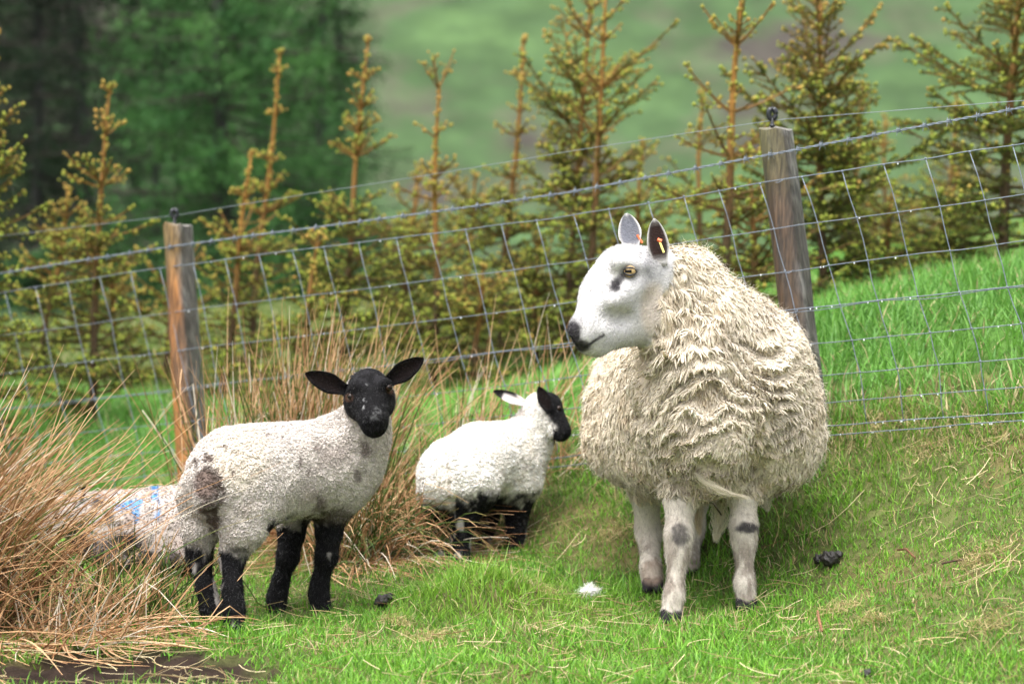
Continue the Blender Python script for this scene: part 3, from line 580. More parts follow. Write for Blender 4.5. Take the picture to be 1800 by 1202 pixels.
build_lamb((-1.05, 5.25, -.06), (-.26, 6.06, .78), P1, [((648, 747, 5.565, .005), (652, 752, 5.563, .005)), ((668, 746, 5.565, .005), (664, 751, 5.563, .005)), ((643, 761, 5.59, .003), (674, 760, 5.59, .003))], col1,
    [((612, 684, 5.71), (537, 655, 5.70), .030, (.1, -1, -.15), black_ear), ((678, 670, 5.71), (744, 629, 5.72), .030, (-.1, -1, -.25), black_ear)],
    [(613, 698, .0115, (-.5, -.85, .05)), (687, 684, .0115, (.55, -.82, .08))],
    'black-faced lamb looking back over its shoulder, brown patch round its tail, beside the rushes', tuple(E(460, 1090, 5.62)), 100, 20000, .006,
    [(412, 1108, 5.39), (377, 1106, 5.475), (564, 1076, 5.785), (485, 1081, 5.815)])

def col2(V, u, v, d, A, N_):
    n1 = fbm(V, 18, 70); n2 = fbm(V, 40, 71)
    wool = mixc(np.array([.84, .80, .74]), (.78, .71, .60), .6 * sm(0, .7, n1)); wool = mixc(wool, (.42, .37, .34), .7 * spot(u, v, 925, 735, 34, 30) * sm(-.1, .4, n2)); wool = mixc(wool, (.45, .38, .30), .55 * (1 - sm(1, 5, near_line(u, v, (788, 815), (790, 872)))))
    legs = mixc(BK, (.55, .52, .5), sm(.22, .45, fbm(V * np.array([1, 1, .5]), 30, 73)) * .85); bd = np.where(u < 800, 890, np.where(u < 838, 878, 870)) + 14 * n1 + 14 * n2
    k = sm(-12, 12, v - bd); C = mixc(wool, legs, k)
    edge = (u - 958) * .9 - (v - 715) * .42 + 7 * n2 + 1; fw = sm(-4, 4, edge) * (v < 785) * (u > 935); fw = np.maximum(fw, sm(0, 6, v - 752) * (u > 972)) * (v < 790)
    C = mixc(C, BK, fw); return C, np.clip(1 - k - fw, 0, 1)
pie_ear = lambda inn, uu, vv: mixc(np.array([.72, .66, .64]), BK, np.clip(sm(.62, .74, uu) + sm(.35, .6, vv) * sm(.2, .4, uu), 0, 1))
P2 = [((800, 832, 6.38, .112), (882, 812, 6.58, .112), .05, 1), ((845, 802, 6.48, .108), (872, 796, 6.55, .098), .05, 1), ((905, 832, 6.60, .088), (890, 850, 6.56, .09), .05, 1), ((790, 842, 6.36, .098), (815, 848, 6.36, .098), .04, 1),
      ((905, 795, 6.63, .080), (944, 728, 6.63, .052), .05, 1), ((925, 815, 6.64, .06), (955, 760, 6.62, .045), .04, 1), ((787, 800, 6.295, .020), (790, 862, 6.262, .017), .02, 1)]
P2 += chain([(772, 875, 6.44, .070), (771, 912, 6.43, .035), (775, 940, 6.43, .027), (777, 978, 6.38, .027)], (1, 3, 3)) + chain([(826, 870, 6.37, .078), (817, 912, 6.35, .037), (810, 940, 6.35, .028), (812, 978, 6.31, .027)], (1, 3, 3))
P2 += chain([(912, 860, 6.59, .062), (909, 900, 6.58, .035), (907, 935, 6.57, .027), (905, 964, 6.56, .027)], (1, 3, 3)) + chain([(864, 870, 6.67, .055), (856, 910, 6.66, .034), (850, 935, 6.65, .027), (850, 960, 6.63, .026)], (1, 3, 3))
P2 += [((952, 714, 6.62, .046), (962, 712, 6.60, .044), .03, 2), ((966, 722, 6.59, .044), (991, 757, 6.555, .026), .025, 2), ((962, 738, 6.60, .040), (984, 764, 6.56, .022), .025, 2)]
build_lamb((-.40, 6.0, -.10), (.30, 6.98, .66), P2, [((1000, 757, 6.53, .004), (1001, 761, 6.53, .004))], col2,
    [((922, 712, 6.62), (867, 688, 6.62), .021, (0, -.8, .6), pie_ear), ((965, 726, 6.545), (946, 680, 6.55), .024, (.3, -.9, .1), black_ear)],
    [(986, 715, .010, (.75, -.6, .1))], 'small white lamb with black face in profile and black legs, beyond the grassy hump', tuple(E(850, 976, 6.45)), 200, 10000, .0065,
    [(776, 987, 6.36), (812, 987, 6.30), (905, 976, 6.55), (850, 969, 6.62)])

def col3(V, u, v, d, A, N_):
    n1 = fbm(V, 16, 80); n2 = fbm(V, 40, 81)
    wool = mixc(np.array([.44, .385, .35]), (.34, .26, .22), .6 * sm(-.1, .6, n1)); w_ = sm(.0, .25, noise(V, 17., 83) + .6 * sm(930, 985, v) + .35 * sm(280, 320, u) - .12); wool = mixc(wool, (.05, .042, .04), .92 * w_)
    bl = np.minimum(near_line(u + 5 * n2, v, (272, 858), (276, 905)), np.minimum(near_line(u, v + 5 * n2, (208, 892), (246, 882)), near_line(u, v, (240, 888), (238, 912))))
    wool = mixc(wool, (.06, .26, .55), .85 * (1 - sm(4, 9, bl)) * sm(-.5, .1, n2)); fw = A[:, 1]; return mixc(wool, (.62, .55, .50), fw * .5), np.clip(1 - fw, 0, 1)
P3 = [((185, 928, 6.28, .112), (305, 922, 6.22, .122), .05, 1), ((300, 950, 6.18, .10), (330, 960, 6.2, .08), .04, 1), ((180, 920, 6.28, .085), (128, 905, 6.24, .055), .05, 1), ((128, 902, 6.24, .050), (112, 908, 6.20, .046), .03, 2), ((110, 910, 6.20, .042), (82, 935, 6.14, .028), .03, 2),
      ((325, 972, 6.12, .04), (275, 990, 6.06, .024), .03, 1), ((180, 975, 6.16, .035), (220, 990, 6.09, .022), .03, 1), ((350, 925, 6.24, .025), (358, 955, 6.24, .02), .02, 1)]
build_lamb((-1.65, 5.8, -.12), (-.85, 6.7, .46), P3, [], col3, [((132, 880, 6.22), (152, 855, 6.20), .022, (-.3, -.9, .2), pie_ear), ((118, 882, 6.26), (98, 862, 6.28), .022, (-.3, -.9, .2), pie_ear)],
    [(100, 905, .010, (-.5, -.85, .1))], 'patchy lamb with a blue paint mark lying down behind the brown rushes', tuple(E(240, 995, 6.2)), 300, 4500, .0075)
# ---------------------------------------------------------------- fence
def fpt(x, y, off=0.0): return at(x, y, FENCE(x) + off)
XS = np.array([-160, 0, 312, 1000, 1365, 1800, 2000.])
ROWS = np.array([[536, 513, 467, 377, 319, 250, 216], [612, 588, 549, 458, 402, 340, 308], [676, 655, 616, 530, 478, 422, 394], [736, 717, 684, 601, 548, 499, 475], [790, 772, 743, 661, 612, 565, 544],
                 [838, 820, 790, 716, 668, 625, 606], [880, 862, 832, 762, 716, 676, 659], [913, 896, 868, 800, 755, 721, 706], [925, 908, 881, 816, 771, 736, 722]])
BARB = np.array([500, 478, 432, 335, 270, 185, 145.]); ELEC = np.array([437, 415, 378, 264, 211, 177, 163.])
fence = thing('stock_fence', tuple(fpt(312, 868)), 'weathered stock fence of wire netting and barbed wire strung between two wooden posts', 'fence')
def yrow(row, x, sag=3.0): return np.interp(x, XS, row) + sag * np.sin((np.asarray(x) - 312) / 1053 * pi) ** 2
OFF = [0, 24, 42, 60, 81, 95, 101, 107, 107]
r = np.random.RandomState(41)
xs = np.linspace(-160, 2000, 70)
for k, row in enumerate(ROWS):
    jit = np.interp(xs, np.linspace(-160, 2000, 30), r.randn(30) * 1.1)
    pth = [fpt(x, yrow(row, x) + j, -.055) for x, j in zip(xs, jit)]
    V, F = tube1(pth, .0019 if k in (0, 3, 7, 8) else .0016, 6); mesh('line_wire', V, F, M_wire, fence, None, True)
    if k in (3,):
        V, F = tube1([q + np.array([0, 0, -.006 - .004 * sin(i * .9)]) for i, q in enumerate(pth)], .0015, 6); mesh('line_wire', V, F, M_wire, fence, None, True)
tops = [-150, -98, -46, 10, 64, 120, 174, 231, 280, 340, 395, 455, 514, 570, 630, 698, 757, 819, 882, 942, 1008, 1069, 1139, 1202, 1264, 1335, 1409, 1481, 1553, 1626, 1702, 1779, 1858, 1940]
knots = []
kv, kf = blob((0, 0, 0), (.0042, .0036, .0042), 3, .2, 5, 7); kme = None
for xt in tops:
    sc = (FPX / FENCE(xt)) / 556.0; jx = np.cumsum(r.randn(8) * 2.0); bow = r.uniform(-3, 3); pts = []
    for k in range(8):
        x = xt + OFF[k] * sc + jx[k] * .6; p_ = fpt(x, yrow(ROWS[k], x), -.0585); pts.append(p_); knots.append(p_)
        if k < 7:
            x2 = xt + (OFF[k] * .5 + OFF[k + 1] * .5) * sc + (jx[k] + jx[k + 1]) * .3 + r.uniform(-2, 1.5) * sc; pts.append(fpt(x2, (yrow(ROWS[k], x2) + yrow(ROWS[k + 1], x2)) / 2, -.0585))
    a = Acc(); V, F = tube1(pts, .0015, 6); a.add(V, F, (1, 1, 1))
    for q in pts[0::2]: a.add(kv + q, kf, (1, 1, 1))
    a.build('stay_wire', M_wire, fence, True)
bx = np.linspace(-160, 2000, 420); bp = np.array([fpt(x, yrow(BARB, x, 4), -.062) for x in bx]); ph = np.arange(420) * 1.05
for s in (0, pi):
    o = np.stack([np.sin(ph + s) * .3, np.cos(ph + s) * .4, np.sin(ph + s)], -1) * .0026
    V, F = tube1(bp + o, .0018, 5)
    if s == 0: barbw = mesh('barbed_wire', V, F, M_wire, fence, None, True)
    else: mesh('twisted_strand', V, F, M_wire, barbw, None, True)
a = Acc(); th = np.linspace(0, 4 * pi, 15)
coil = np.stack([np.linspace(-.006, .006, 15), .0058 * np.cos(th), .0058 * np.sin(th)], -1); a.add(*tube1(coil, .0017, 5), (1, 1, 1))
for d_ in ((-.005, .010, .013), (.005, -.009, .015), (-.004, -.006, -.016), (.006, .006, -.015)): a.add(*tube1([(d_[0], 0, 0), (d_[0] * 1.6, d_[1], d_[2])], [.0018, .0006], 5), (1, 1, 1))
V, F, _ = a.out(); bme = None; x = -150.
while x < 1990:
    q = fpt(x, yrow(BARB, x, 4), -.062); nx = fpt(x + 5, yrow(BARB, x + 5, 4), -.062) - q
    if bme is None: o = mesh('barb', V, F, M_wire, barbw); bme = o.data
    else: o = bpy.data.objects.new('barb', bme); COL.objects.link(o); o.parent = barbw
    o.parent = barbw; o.matrix_parent_inverse.identity()
    o.rotation_mode = 'QUATERNION'; o.rotation_quaternion = Vector(nx).to_track_quat('X', 'Z'); o.location = q
    x += 36.0 * (FPX / FENCE(x)) / 440 + r.uniform(-5, 5)
pth = [fpt(x, float(np.interp(x, XS, ELEC)) + 3 * sin((x - 312) / 1053 * pi) ** 2 * (312 < x < 1365), .02) for x in np.linspace(-160, 2000, 60)]
V, F = tube1(pth, .0011, 5); mesh('electric_wire', V, F, mat_plain('thin_wire', (.20, .23, .26), .5, metal=.5), fence, None, True)
# posts: split timber, one face raw orange-brown, the other weathered grey
def post_mat():
    m, t, p = mat_new('split_post_timber'); N = t.nodes.new; L = t.links.new
    a = N('ShaderNodeVertexColor'); a.layer_name = 'Col'; tc = N('ShaderNodeTexCoord'); mp = N('ShaderNodeMapping'); mp.inputs['Scale'].default_value = (1, 1, .06); L(tc.outputs['Object'], mp.inputs['Vector'])
    n = N('ShaderNodeTexNoise'); n.inputs['Scale'].default_value = 120; n.inputs['Detail'].default_value = 6; L(mp.outputs[0], n.inputs['Vector'])
    mr = N('ShaderNodeMapRange'); mr.inputs['From Min'].default_value = .35; mr.inputs['From Max'].default_value = .65; mr.inputs['To Min'].default_value = .45; mr.inputs['To Max'].default_value = 1.35; L(n.outputs['Fac'], mr.inputs['Value'])
    v = N('ShaderNodeVectorMath'); v.operation = 'SCALE'; L(a.outputs[0], v.inputs[0]); L(mr.outputs[0], v.inputs['Scale']); L(v.outputs[0], p.inputs['Base Color'])
    b = N('ShaderNodeBump'); b.inputs['Strength'].default_value = .8; b.inputs['Distance'].default_value = .008; L(n.outputs['Fac'], b.inputs['Height']); L(b.outputs[0], p.inputs['Normal']); p.inputs['Roughness'].default_value = .6
    return m
M_post = post_mat()
def post(xt, yt, xb, yb, wpx, seed, flab, br=(.27, .12, .035), dk_=.75, gk=1.0):
    d = FENCE(xt) + .02; top = at(xt, yt, d); bot = at(xb, yb, FENCE(xb) + .02); bot = bot + (bot - top) * .25; hw = wpx / 2 / FPX * d; n = 40; S = 20
    ang = np.arange(S) / S * 2 * pi; pr = np.array([[-1, -.15], [-.97, -.45], [-.7, -.75], [-.2, -.92], [.22, -1.0], [.34, -.94], [.62, -.6], [.95, -.2], [1.0, .1], [.95, .45], [.6, .8], [0, .95], [-.6, .8], [-.95, .4]])
    S = len(pr); V = []; C = []; rr = np.random.RandomState(seed)
    for i in range(n):
        s = i / (n - 1); c = top + (bot - top) * s; k = 1 + .06 * s
        q = np.stack([pr[:, 0], pr[:, 1], 0 * pr[:, 0]], -1) * hw * k; q[:, 2] += 0
        pos = c + q + np.stack([.004 * noise(np.stack([pr[:, 0] * 3, pr[:, 1] * 3, np.full(S, s * 6.)], -1), 1, seed), .004 * noise(np.stack([pr[:, 0] * 3, pr[:, 1] * 3, np.full(S, s * 6.)], -1), 1, seed + 1), np.zeros(S)], -1)
        if i == 0: pos[:, 2] += .006 * rr.randn(S) - .004
        V.append(pos); g = np.array([.085, .078, .066]) * gk; br_ = np.array(br); dkc = np.array([.035, .026, .018]); gn = np.array([.10, .095, .035])
        left = np.array([1., 1., .95, .9, .55, .05, 0, 0, 0, 0, 0, 0, .3, .8]); z = np.stack([pr[:, 0] * 2, pr[:, 1] * 2, np.full(S, s * 9.)], -1)
        cc = mixc(g, br_, left); cc = mixc(cc, dkc, np.array([.5, .2, 0, .0, .55, .85, .35, .0, 0, 0, 0, 0, 0, .5]) * (.6 + .6 * rr.rand())); cc = mixc(cc, dkc, dk_ * sm(.25 - .5 * dk_, .4, noise(z, 1, seed + 2)) * left); cc = mixc(cc, gn, .7 * left * sm(.22, .05, s)); cc = mixc(cc, (.30, .29, .27), .5 * (1 - left) * sm(0, .5, noise(z * 2, 1, seed + 4))); C.append(cc)
    V = np.concatenate(V); C = np.concatenate(C); f = []
    for i in range(n - 1):
        for s in range(S):
            a_, b_ = i * S + s, i * S + (s + 1) % S; f += [(a_, a_ + S, b_ + S), (a_, b_ + S, b_)]
    ct = len(V); V = np.concatenate([V, V[:S].mean(0)[None] + np.array([[0, 0, .003]])]); C = np.concatenate([C, [[.22, .20, .15]]])
    f += [(ct, s, (s + 1) % S) for s in range(S)]
    o = mesh('post', V, np.array(f), M_post, fence, C, False); o['label'] = flab
    # insulator on the post top: stem, ring and cap
    a = Acc(); b0 = top + np.array([-.012, 0, -.01]); a.add(*tube1([b0, b0 + np.array([0, 0, .038])], [.006, .005], 8), (1, 1, 1))
    rc = b0 + np.array([0, 0, .052]); tt = np.linspace(0, 2 * pi, 17); a.add(*tube1([rc + np.array([.011 * cos(q), .002 * q / 6, .017 * sin(q)]) for q in tt], .0085, 7), (1, 1, 1)); a.add(*tube1([b0 + np.array([0, 0, .012]), b0 + np.array([0, 0, .02])], [.010, .008], 8), (1, 1, 1))
    V, F, _ = a.out(); mesh('insulator', V, F, M_plastic, fence, None, True)
    for k, row in enumerate([BARB] + [ROWS[i] for i in (0, 2, 3)]):                            # staples
        q = fpt(xt + (yrow(row, xt) - yt) * (xb - xt) / (yb - yt) - 4, yrow(row, xt), -.07); mesh('staple', *tube1([q + np.array([.012, .03, .004]), q + np.array([.008, 0, .004]), q + np.array([-.004, -.001, -.003]), q + np.array([-.01, .03, -.004])], .0016, 5), M_wire, fence, None, True)
post(312, 394, 342, 868, 50, 5, 'left post with orange-brown split face and grey right side', (.34, .135, .03), .7)
post(1364, 224, 1428, 780, 61, 9, 'right post, dark and weathered, leaning a little left at the top', (.07, .036, .014), .95, .8)
# water drops along the wires
a = Acc(); dv, df = blob((0, 0, 0), (.0023, .0023, .003), 1, .05, 5, 6)
for k, row in enumerate(ROWS):
    for x in r.uniform(-50, 1900, 26 if k >= 2 else 8): a.add(dv + fpt(x, yrow(row, x), -.055) + np.array([0, 0, -.003]), df, (1, 1, 1))
o = a.build('water_drop', M_drop, fence, True); o['kind'] = 'stuff'; o['label'] = 'rain drops hanging along the wires'

# ---------------------------------------------------------------- young conifers behind the fence
def sapling(top, basexy, d, spread, seed, label, brown=.5, bare=.3, dens=1.0, thick=1.0, fork=False, up=1.0, name='young_conifer', group='young conifers behind the fence', lean2=0.0):
    r = np.random.RandomState(seed); T_ = at(*top, d); B_ = at(*basexy, d); B_[2] = ground_z(B_[0], B_[1]) - .04; H = T_[2] - B_[2]
    root = thing(name, tuple(B_), label, 'tree', group); s = np.linspace(0, 1, 12)
    ctl = [B_, B_ + (T_ - B_) * .35 + np.array([r.uniform(-.03, .03), r.uniform(-.03, .03), 0]), B_ + (T_ - B_) * .7 + np.array([r.uniform(-.02, .02), 0, 0]), T_]
    tr = np.stack([np.interp(s, [0, .35, .7, 1], [c[k] for c in ctl]) for k in range(3)], -1)
    tr[1:-1] = (tr[:-2] + tr[1:-1] * 2 + tr[2:]) / 4; trr = thick * np.interp(s, [0, .5, .8, 1], [.022, .015, .0095, .006])
    P = lambda h: np.array([np.interp(h, s, tr[:, k]) for k in range(3)])
    V, F = tube1(tr, trr, 8); orange = np.array([.235, .118, .026]); dkb = np.array([.075, .05, .026]); sv = np.repeat(s, 8)
    tc_ = mixc(dkb, orange, sm(.25, .7, sv) * (.55 + .45 * brown)); mesh('trunk', V, F, M_bark, root, tc_, True)
    A = Acc(); BC, BR, BCO, TC, TCO = [], [], [], [], []; NQ, NA, NH = [], [], []; BU, BUC = [], []
    hs = []; nodes = 1 - .015 - np.cumsum(r.uniform(.11, .30, 30)) / H + .2 / H * r.uniform(.5, 1); nodes = np.concatenate([[.985], nodes[(nodes > .06) & (nodes < .95)]])
    for i, h0 in enumerate(nodes):
        m_ = (4 if i == 0 else r.randint(3, 8)); hs += [(h0 + r.uniform(-.012, .012) / H, 1.0) for _ in range(m_)]
        if h0 < 1 - bare: hs += [(h0 - r.uniform(.2, .9) * .2 / H, .7) for _ in range(int(10 * dens))]
        elif i: hs += [(h0 + r.uniform(.0, .8) * .2 / H, .22) for _ in range(3)]
    az = r.rand() * 6.28
    for h, lf in hs:
        if h < .05 or h > 1: continue
        az += 2.399 + r.uniform(-.9, .9); prof = np.interp(1 - h, [0, .05, bare * .6, bare, .65, 1], [.06 * up, .11 * up, .20 * up, min(.42 * up, .8), .92, 1.0]); L_ = 1.3 * spread * prof * lf * r.uniform(.5, 1.25)
        if h > .955 and fork: L_ = r.uniform(.10, .18)
        el = np.interp(h, [0, .5, .8, 1], [-.05, .25, .6, 1.0 if fork else .75]) + r.uniform(-.3, .3); dr = np.array([cos(az) * cos(el), sin(az) * cos(el), sin(el)]); p0 = P(h)
        K = 5; q = np.linspace(0, 1, K); path = p0 + dr * (L_ * q)[:, None] + np.array([0, 0, 1.]) * (L_ * (.22 * q ** 2 - .12 * q * (h < .5)))[:, None]
        BC.append(path); BR.append(np.interp(q, [0, 1], [.0062 * (.5 + .5 * lf) + .003 * (1 - h), .0035])); BCO.append(mixc(np.array([.19, .10, .03]), (.10, .07, .03), np.array(sm(.3, .8, 1 - h))))
        axd = norm(path[-1] - path[-2]); gz = h
        nn = int(L_ * 150 * dens * np.interp(h, [0, 1 - bare, 1], [1, .9, .55])); tt = r.rand(nn); bi = np.minimum((tt * (K - 1)).astype(int), K - 2); fr = tt * (K - 1) - bi
        NQ.append(path[bi] * (1 - fr)[:, None] + path[bi + 1] * fr[:, None]); NA.append(np.broadcast_to(dr, (nn, 3))); NH.append(np.full(nn, h)); BU.append(path[-1:]); BUC.append([h])
        nt_ = int(max(0, L_ * 30 * dens)) if lf > .3 else 0
        for j in range(nt_):
            t_ = r.uniform(.2, .98); b_ = min(int(t_ * (K - 1)), K - 2); p1 = path[b_] + (path[b_ + 1] - path[b_]) * (t_ * (K - 1) - b_); sd = norm(np.cross(dr, [0, 0, 1.])) * (1 if j % 2 else -1)
            td = norm(dr * .75 + sd * .8 + np.array([0, 0, r.uniform(-.25, .35)])); tl = (.34 * L_ * (1.05 - t_) + .035) * r.uniform(.7, 1.3); p2 = p1 + td * tl
            if tl > .05: TC.append([p1, p2]); TCO.append(BCO[-1] * .9)
            m_ = int(tl * 170 * dens * np.interp(h, [0, 1 - bare, 1], [1.1, .9, .4])); u_ = r.rand(m_)[:, None]; NQ.append(p1 + (p2 - p1) * u_); NA.append(np.broadcast_to(td, (m_, 3))); NH.append(np.full(m_, h)); BU.append(p2[None]); BUC.append([h])
            if r.rand() < .5: BU.append((p1 + (p2 - p1) * r.rand())[None]); BUC.append([h])
    # leader stubs and buds
    m_ = int(260 * dens * max(.4, bare * 2)); hh = r.uniform(1 - bare, 1, m_); pp = np.stack([np.interp(hh, s, tr[:, k]) for k in range(3)], -1); NQ.append(pp); NA.append(np.tile(norm(T_ - B_), (m_, 1))); NH.append(np.full(m_, .97))
    m_ = int(26 * bare / .3); hh = r.uniform(1 - bare, 1, m_); an = r.rand(m_) * 6.28; BU.append(np.stack([np.interp(hh, s, tr[:, k]) for k in range(3)], -1) + .014 * np.stack([np.cos(an), np.sin(an), 0 * an], -1)); BUC.append(list(np.full(m_, .95))); BU.append(T_[None] + np.array([[0, 0, .004]])); BUC.append([.9])
    C_ = np.array(BC); V, F, k = tubes(C_, np.array(BR), 3, caps=False); A.add(V, F, np.repeat(np.array(BCO), k, 0))
    if TC: V, F, k = tubes(np.array(TC), np.tile([.003, .0018], (len(TC), 1)), 3, caps=False); A.add(V, F, np.repeat(np.array(TCO), k, 0))
    NQ = np.concatenate(NQ); NA = np.concatenate(NA); NH = np.concatenate(NH); n = len(NQ); e_ = norm(np.cross(NA, r.randn(n, 3))); nd = norm(e_ + NA * r.uniform(.2, .8, n)[:, None]); ln = r.uniform(.014, .027, n) * np.where(NH > 1 - bare * .8, .7, 1); sd = norm(np.cross(nd, r.randn(n, 3))) * (.0034 * np.ones(n))[:, None]
    V = np.stack([NQ - sd, NQ + sd, NQ + nd * ln[:, None]], 1).reshape(-1, 3); F = np.arange(3 * n).reshape(-1, 3)
    gcol = mixc(np.array([.014, .042, .012]), (.15, .205, .034), r.rand(n) ** 2.0); bcol = mixc(np.array([.20, .155, .03]), (.36, .26, .06), r.rand(n)); w_ = np.clip(brown * .18 + .8 * brown * sm(1 - bare - .25, 1 - bare * .5, NH) + .25 * r.randn(n), 0, 1); A.add(V, F, np.repeat(mixc(gcol, bcol, w_), 3, 0))
    BU = np.concatenate(BU); BUC = np.concatenate(BUC); ov = np.array([[1, 0, 0], [-1, 0, 0], [0, 1, 0], [0, -1, 0], [0, 0, 1], [0, 0, -1.]]); of = np.array([[0, 2, 4], [2, 1, 4], [1, 3, 4], [3, 0, 4], [2, 0, 5], [1, 2, 5], [3, 1, 5], [0, 3, 5]])
    m_ = len(BU); rb = r.uniform(.005, .0115, m_); V = (BU[:, None] + ov[None] * rb[:, None, None] * np.array([1, 1, 1.2])).reshape(-1, 3); F = (np.arange(m_)[:, None, None] * 6 + of[None]).reshape(-1, 3)
    bc = mixc(np.array([.26, .31, .05]), (.42, .26, .07), np.clip(sm(.35, .95, BUC) * .7 + .35 * r.randn(m_), 0, 1)); A.add(V, F, np.repeat(bc, 6, 0)); A.build('crown', M_needle, root)
    return root
TREES = [
 ((-45, -40), (-75, 770), 8.8, .34, 'young conifer cut by the left edge, in front of the dark wood', dict(brown=.5, bare=.15, dens=1.1)),
 ((193, 152), (162, 742), 9.5, .34, 'conifer sapling with a long bare orange leader, left of the left post', dict(brown=.45, bare=.36, dens=1.0, up=1.4)),
 ((120, 330), (70, 745), 10.6, .34, 'small bushy conifer sapling left of the bare-leadered one, near the left edge', dict(brown=.6, bare=.22, dens=1.0)),
 ((492, 92), (440, 690), 10.8, .32, 'tall orange-stemmed conifer sapling leaning right, just right of the left post', dict(brown=.9, bare=.48, dens=.9)),
 ((443, 266), (385, 690), 10.2, .30, 'shorter orange conifer sapling leaning right, close beside the left post', dict(brown=.9, bare=.3, dens=.9)),
 ((648, 68), (585, 670), 10.2, .36, 'conifer sapling with a curved yellowish leader above the black-faced lamb', dict(brown=.5, bare=.34, dens=1.1)),
 ((772, 150), (758, 660), 9.8, .30, 'orange conifer sapling whose top forks into several upright stubs', dict(brown=1.0, bare=.42, dens=.8, fork=True, up=1.3)),
 ((921, 68), (880, 655), 10.6, .32, 'slim conifer sapling with a thin straight leader above the small lamb', dict(brown=.45, bare=.42, dens=1.0)),
 ((1038, 8), (992, 650), 10.0, .42, 'taller of the close pair of conifers, dark needled, left of the ewe\'s head', dict(brown=.3, bare=.16, dens=1.15, thick=.9, up=1.9)),
 ((1066, -30), (1022, 648), 9.6, .30, 'orange-stemmed conifer of the close pair, nearer the ewe\'s head', dict(brown=.6, bare=.40, dens=.8, up=1.5)),
 ((1310, -60), (1262, 605), 8.6, .40, 'sparse orange conifer with upswept bare branches left of the right post', dict(brown=.95, bare=.55, dens=.85, thick=1.1, up=2.4)),
 ((1442, -10), (1452, 560), 9.2, .42, 'dense dark green conifer right behind the right post', dict(brown=.35, bare=.22, dens=1.4, thick=1.1, up=2.0)),
 ((1800, -140), (1762, 492), 9.2, .62, 'large dense conifer at the right edge with long bare-tipped branches', dict(brown=.35, bare=.25, dens=1.2, thick=1.3, up=1.9)),
 ((1512, 172), (1500, 470), 12.5, .26, 'small distant conifer sapling with a short stick leader right of the right post', dict(brown=.6, bare=.3, dens=.8)),
 ((1556, 205), (1560, 455), 13.5, .26, 'tiny conifer sapling farthest back between the post and the large right conifer', dict(brown=.6, bare=.3, dens=.8)),
 ((1682, 170), (1660, 470), 12.0, .32, 'thin-topped conifer sapling just left of the large right-edge conifer', dict(brown=.55, bare=.3, dens=.9)),
 ((1236, 160), (1220, 610), 11.5, .30, 'half-hidden conifer sapling behind the sparse orange one', dict(brown=.5, bare=.3, dens=.9)),
 ((735, 300), (700, 665), 11.5, .36, 'low bushy conifer sapling left of the forked orange one', dict(brown=.55, bare=.15, dens=1.1)),
 ((835, 310), (820, 655), 11.8, .36, 'low bushy conifer sapling between the forked one and the slim straight one', dict(brown=.5, bare=.15, dens=1.1)),
 ((560, 410), (520, 690), 9.2, .30, 'short dark conifer sapling with red-brown tip above the tan rushes', dict(brown=.3, bare=.2, dens=1.2)),
 ((1130, 250), (1120, 640), 10.8, .36, 'bushy conifer sapling behind the ewe\'s ears', dict(brown=.55, bare=.2, dens=1.1)),
 ((300, 470), (285, 690), 10.9, .36, 'low bushy conifer directly behind the left post', dict(brown=.25, bare=.12, dens=.8)),
 ((945, 420), (945, 655), 10.2, .40, 'low dense conifer left of the ewe\'s nose', dict(brown=.25, bare=.12, dens=.8)),
 ((1320, 330), (1345, 600), 8.8, .40, 'low dense dark conifer at the foot of the right post, left side', dict(brown=.25, bare=.12, dens=.8)),
 ((1560, 330), (1540, 540), 9.8, .42, 'low bushy conifer right of the right post at fence-top height', dict(brown=.25, bare=.12, dens=.8)),
 ((1640, 300), (1640, 500), 10.6, .42, 'low bushy conifer halfway between the right post and the right edge', dict(brown=.25, bare=.12, dens=.8)),
 ((850, 470), (838, 655), 9.6, .36, 'low yellowish conifer above the small lamb\'s head', dict(brown=.25, bare=.12, dens=.8)),
 ((205, 470), (215, 700), 10.8, .36, 'low greenish conifer between the bare-leadered sapling and the left post', dict(brown=.25, bare=.12, dens=.8)),
]
protos = []
for i, (tp, bs, d, sp, lab, kw) in enumerate(TREES):
    if kw['bare'] < .16 and i and len(protos) >= 5:            # low bushy ones share five crowns, turned and scaled
        src, sh, sd_ = protos[i % 5]; B_ = at(*bs, d); B_[2] = ground_z(B_[0], B_[1]) - .04; H_ = at(*tp, d)[2] - B_[2]
        o = src.copy(); COL.objects.link(o); o.location = B_; o.rotation_euler = (0, 0, i * 1.7); o.scale = (1, 1, H_ / sh); o['label'] = lab
        for c in src.children:
            c2 = c.copy(); COL.objects.link(c2); c2.parent = o; c2.matrix_parent_inverse = c.matrix_parent_inverse.copy()
        continue
    o = sapling(tp, bs, d, sp, 500 + i, lab, **kw)
    if kw['bare'] < .16 and i: protos.append((o, at(*tp, d)[2] - o.location[2], sp))

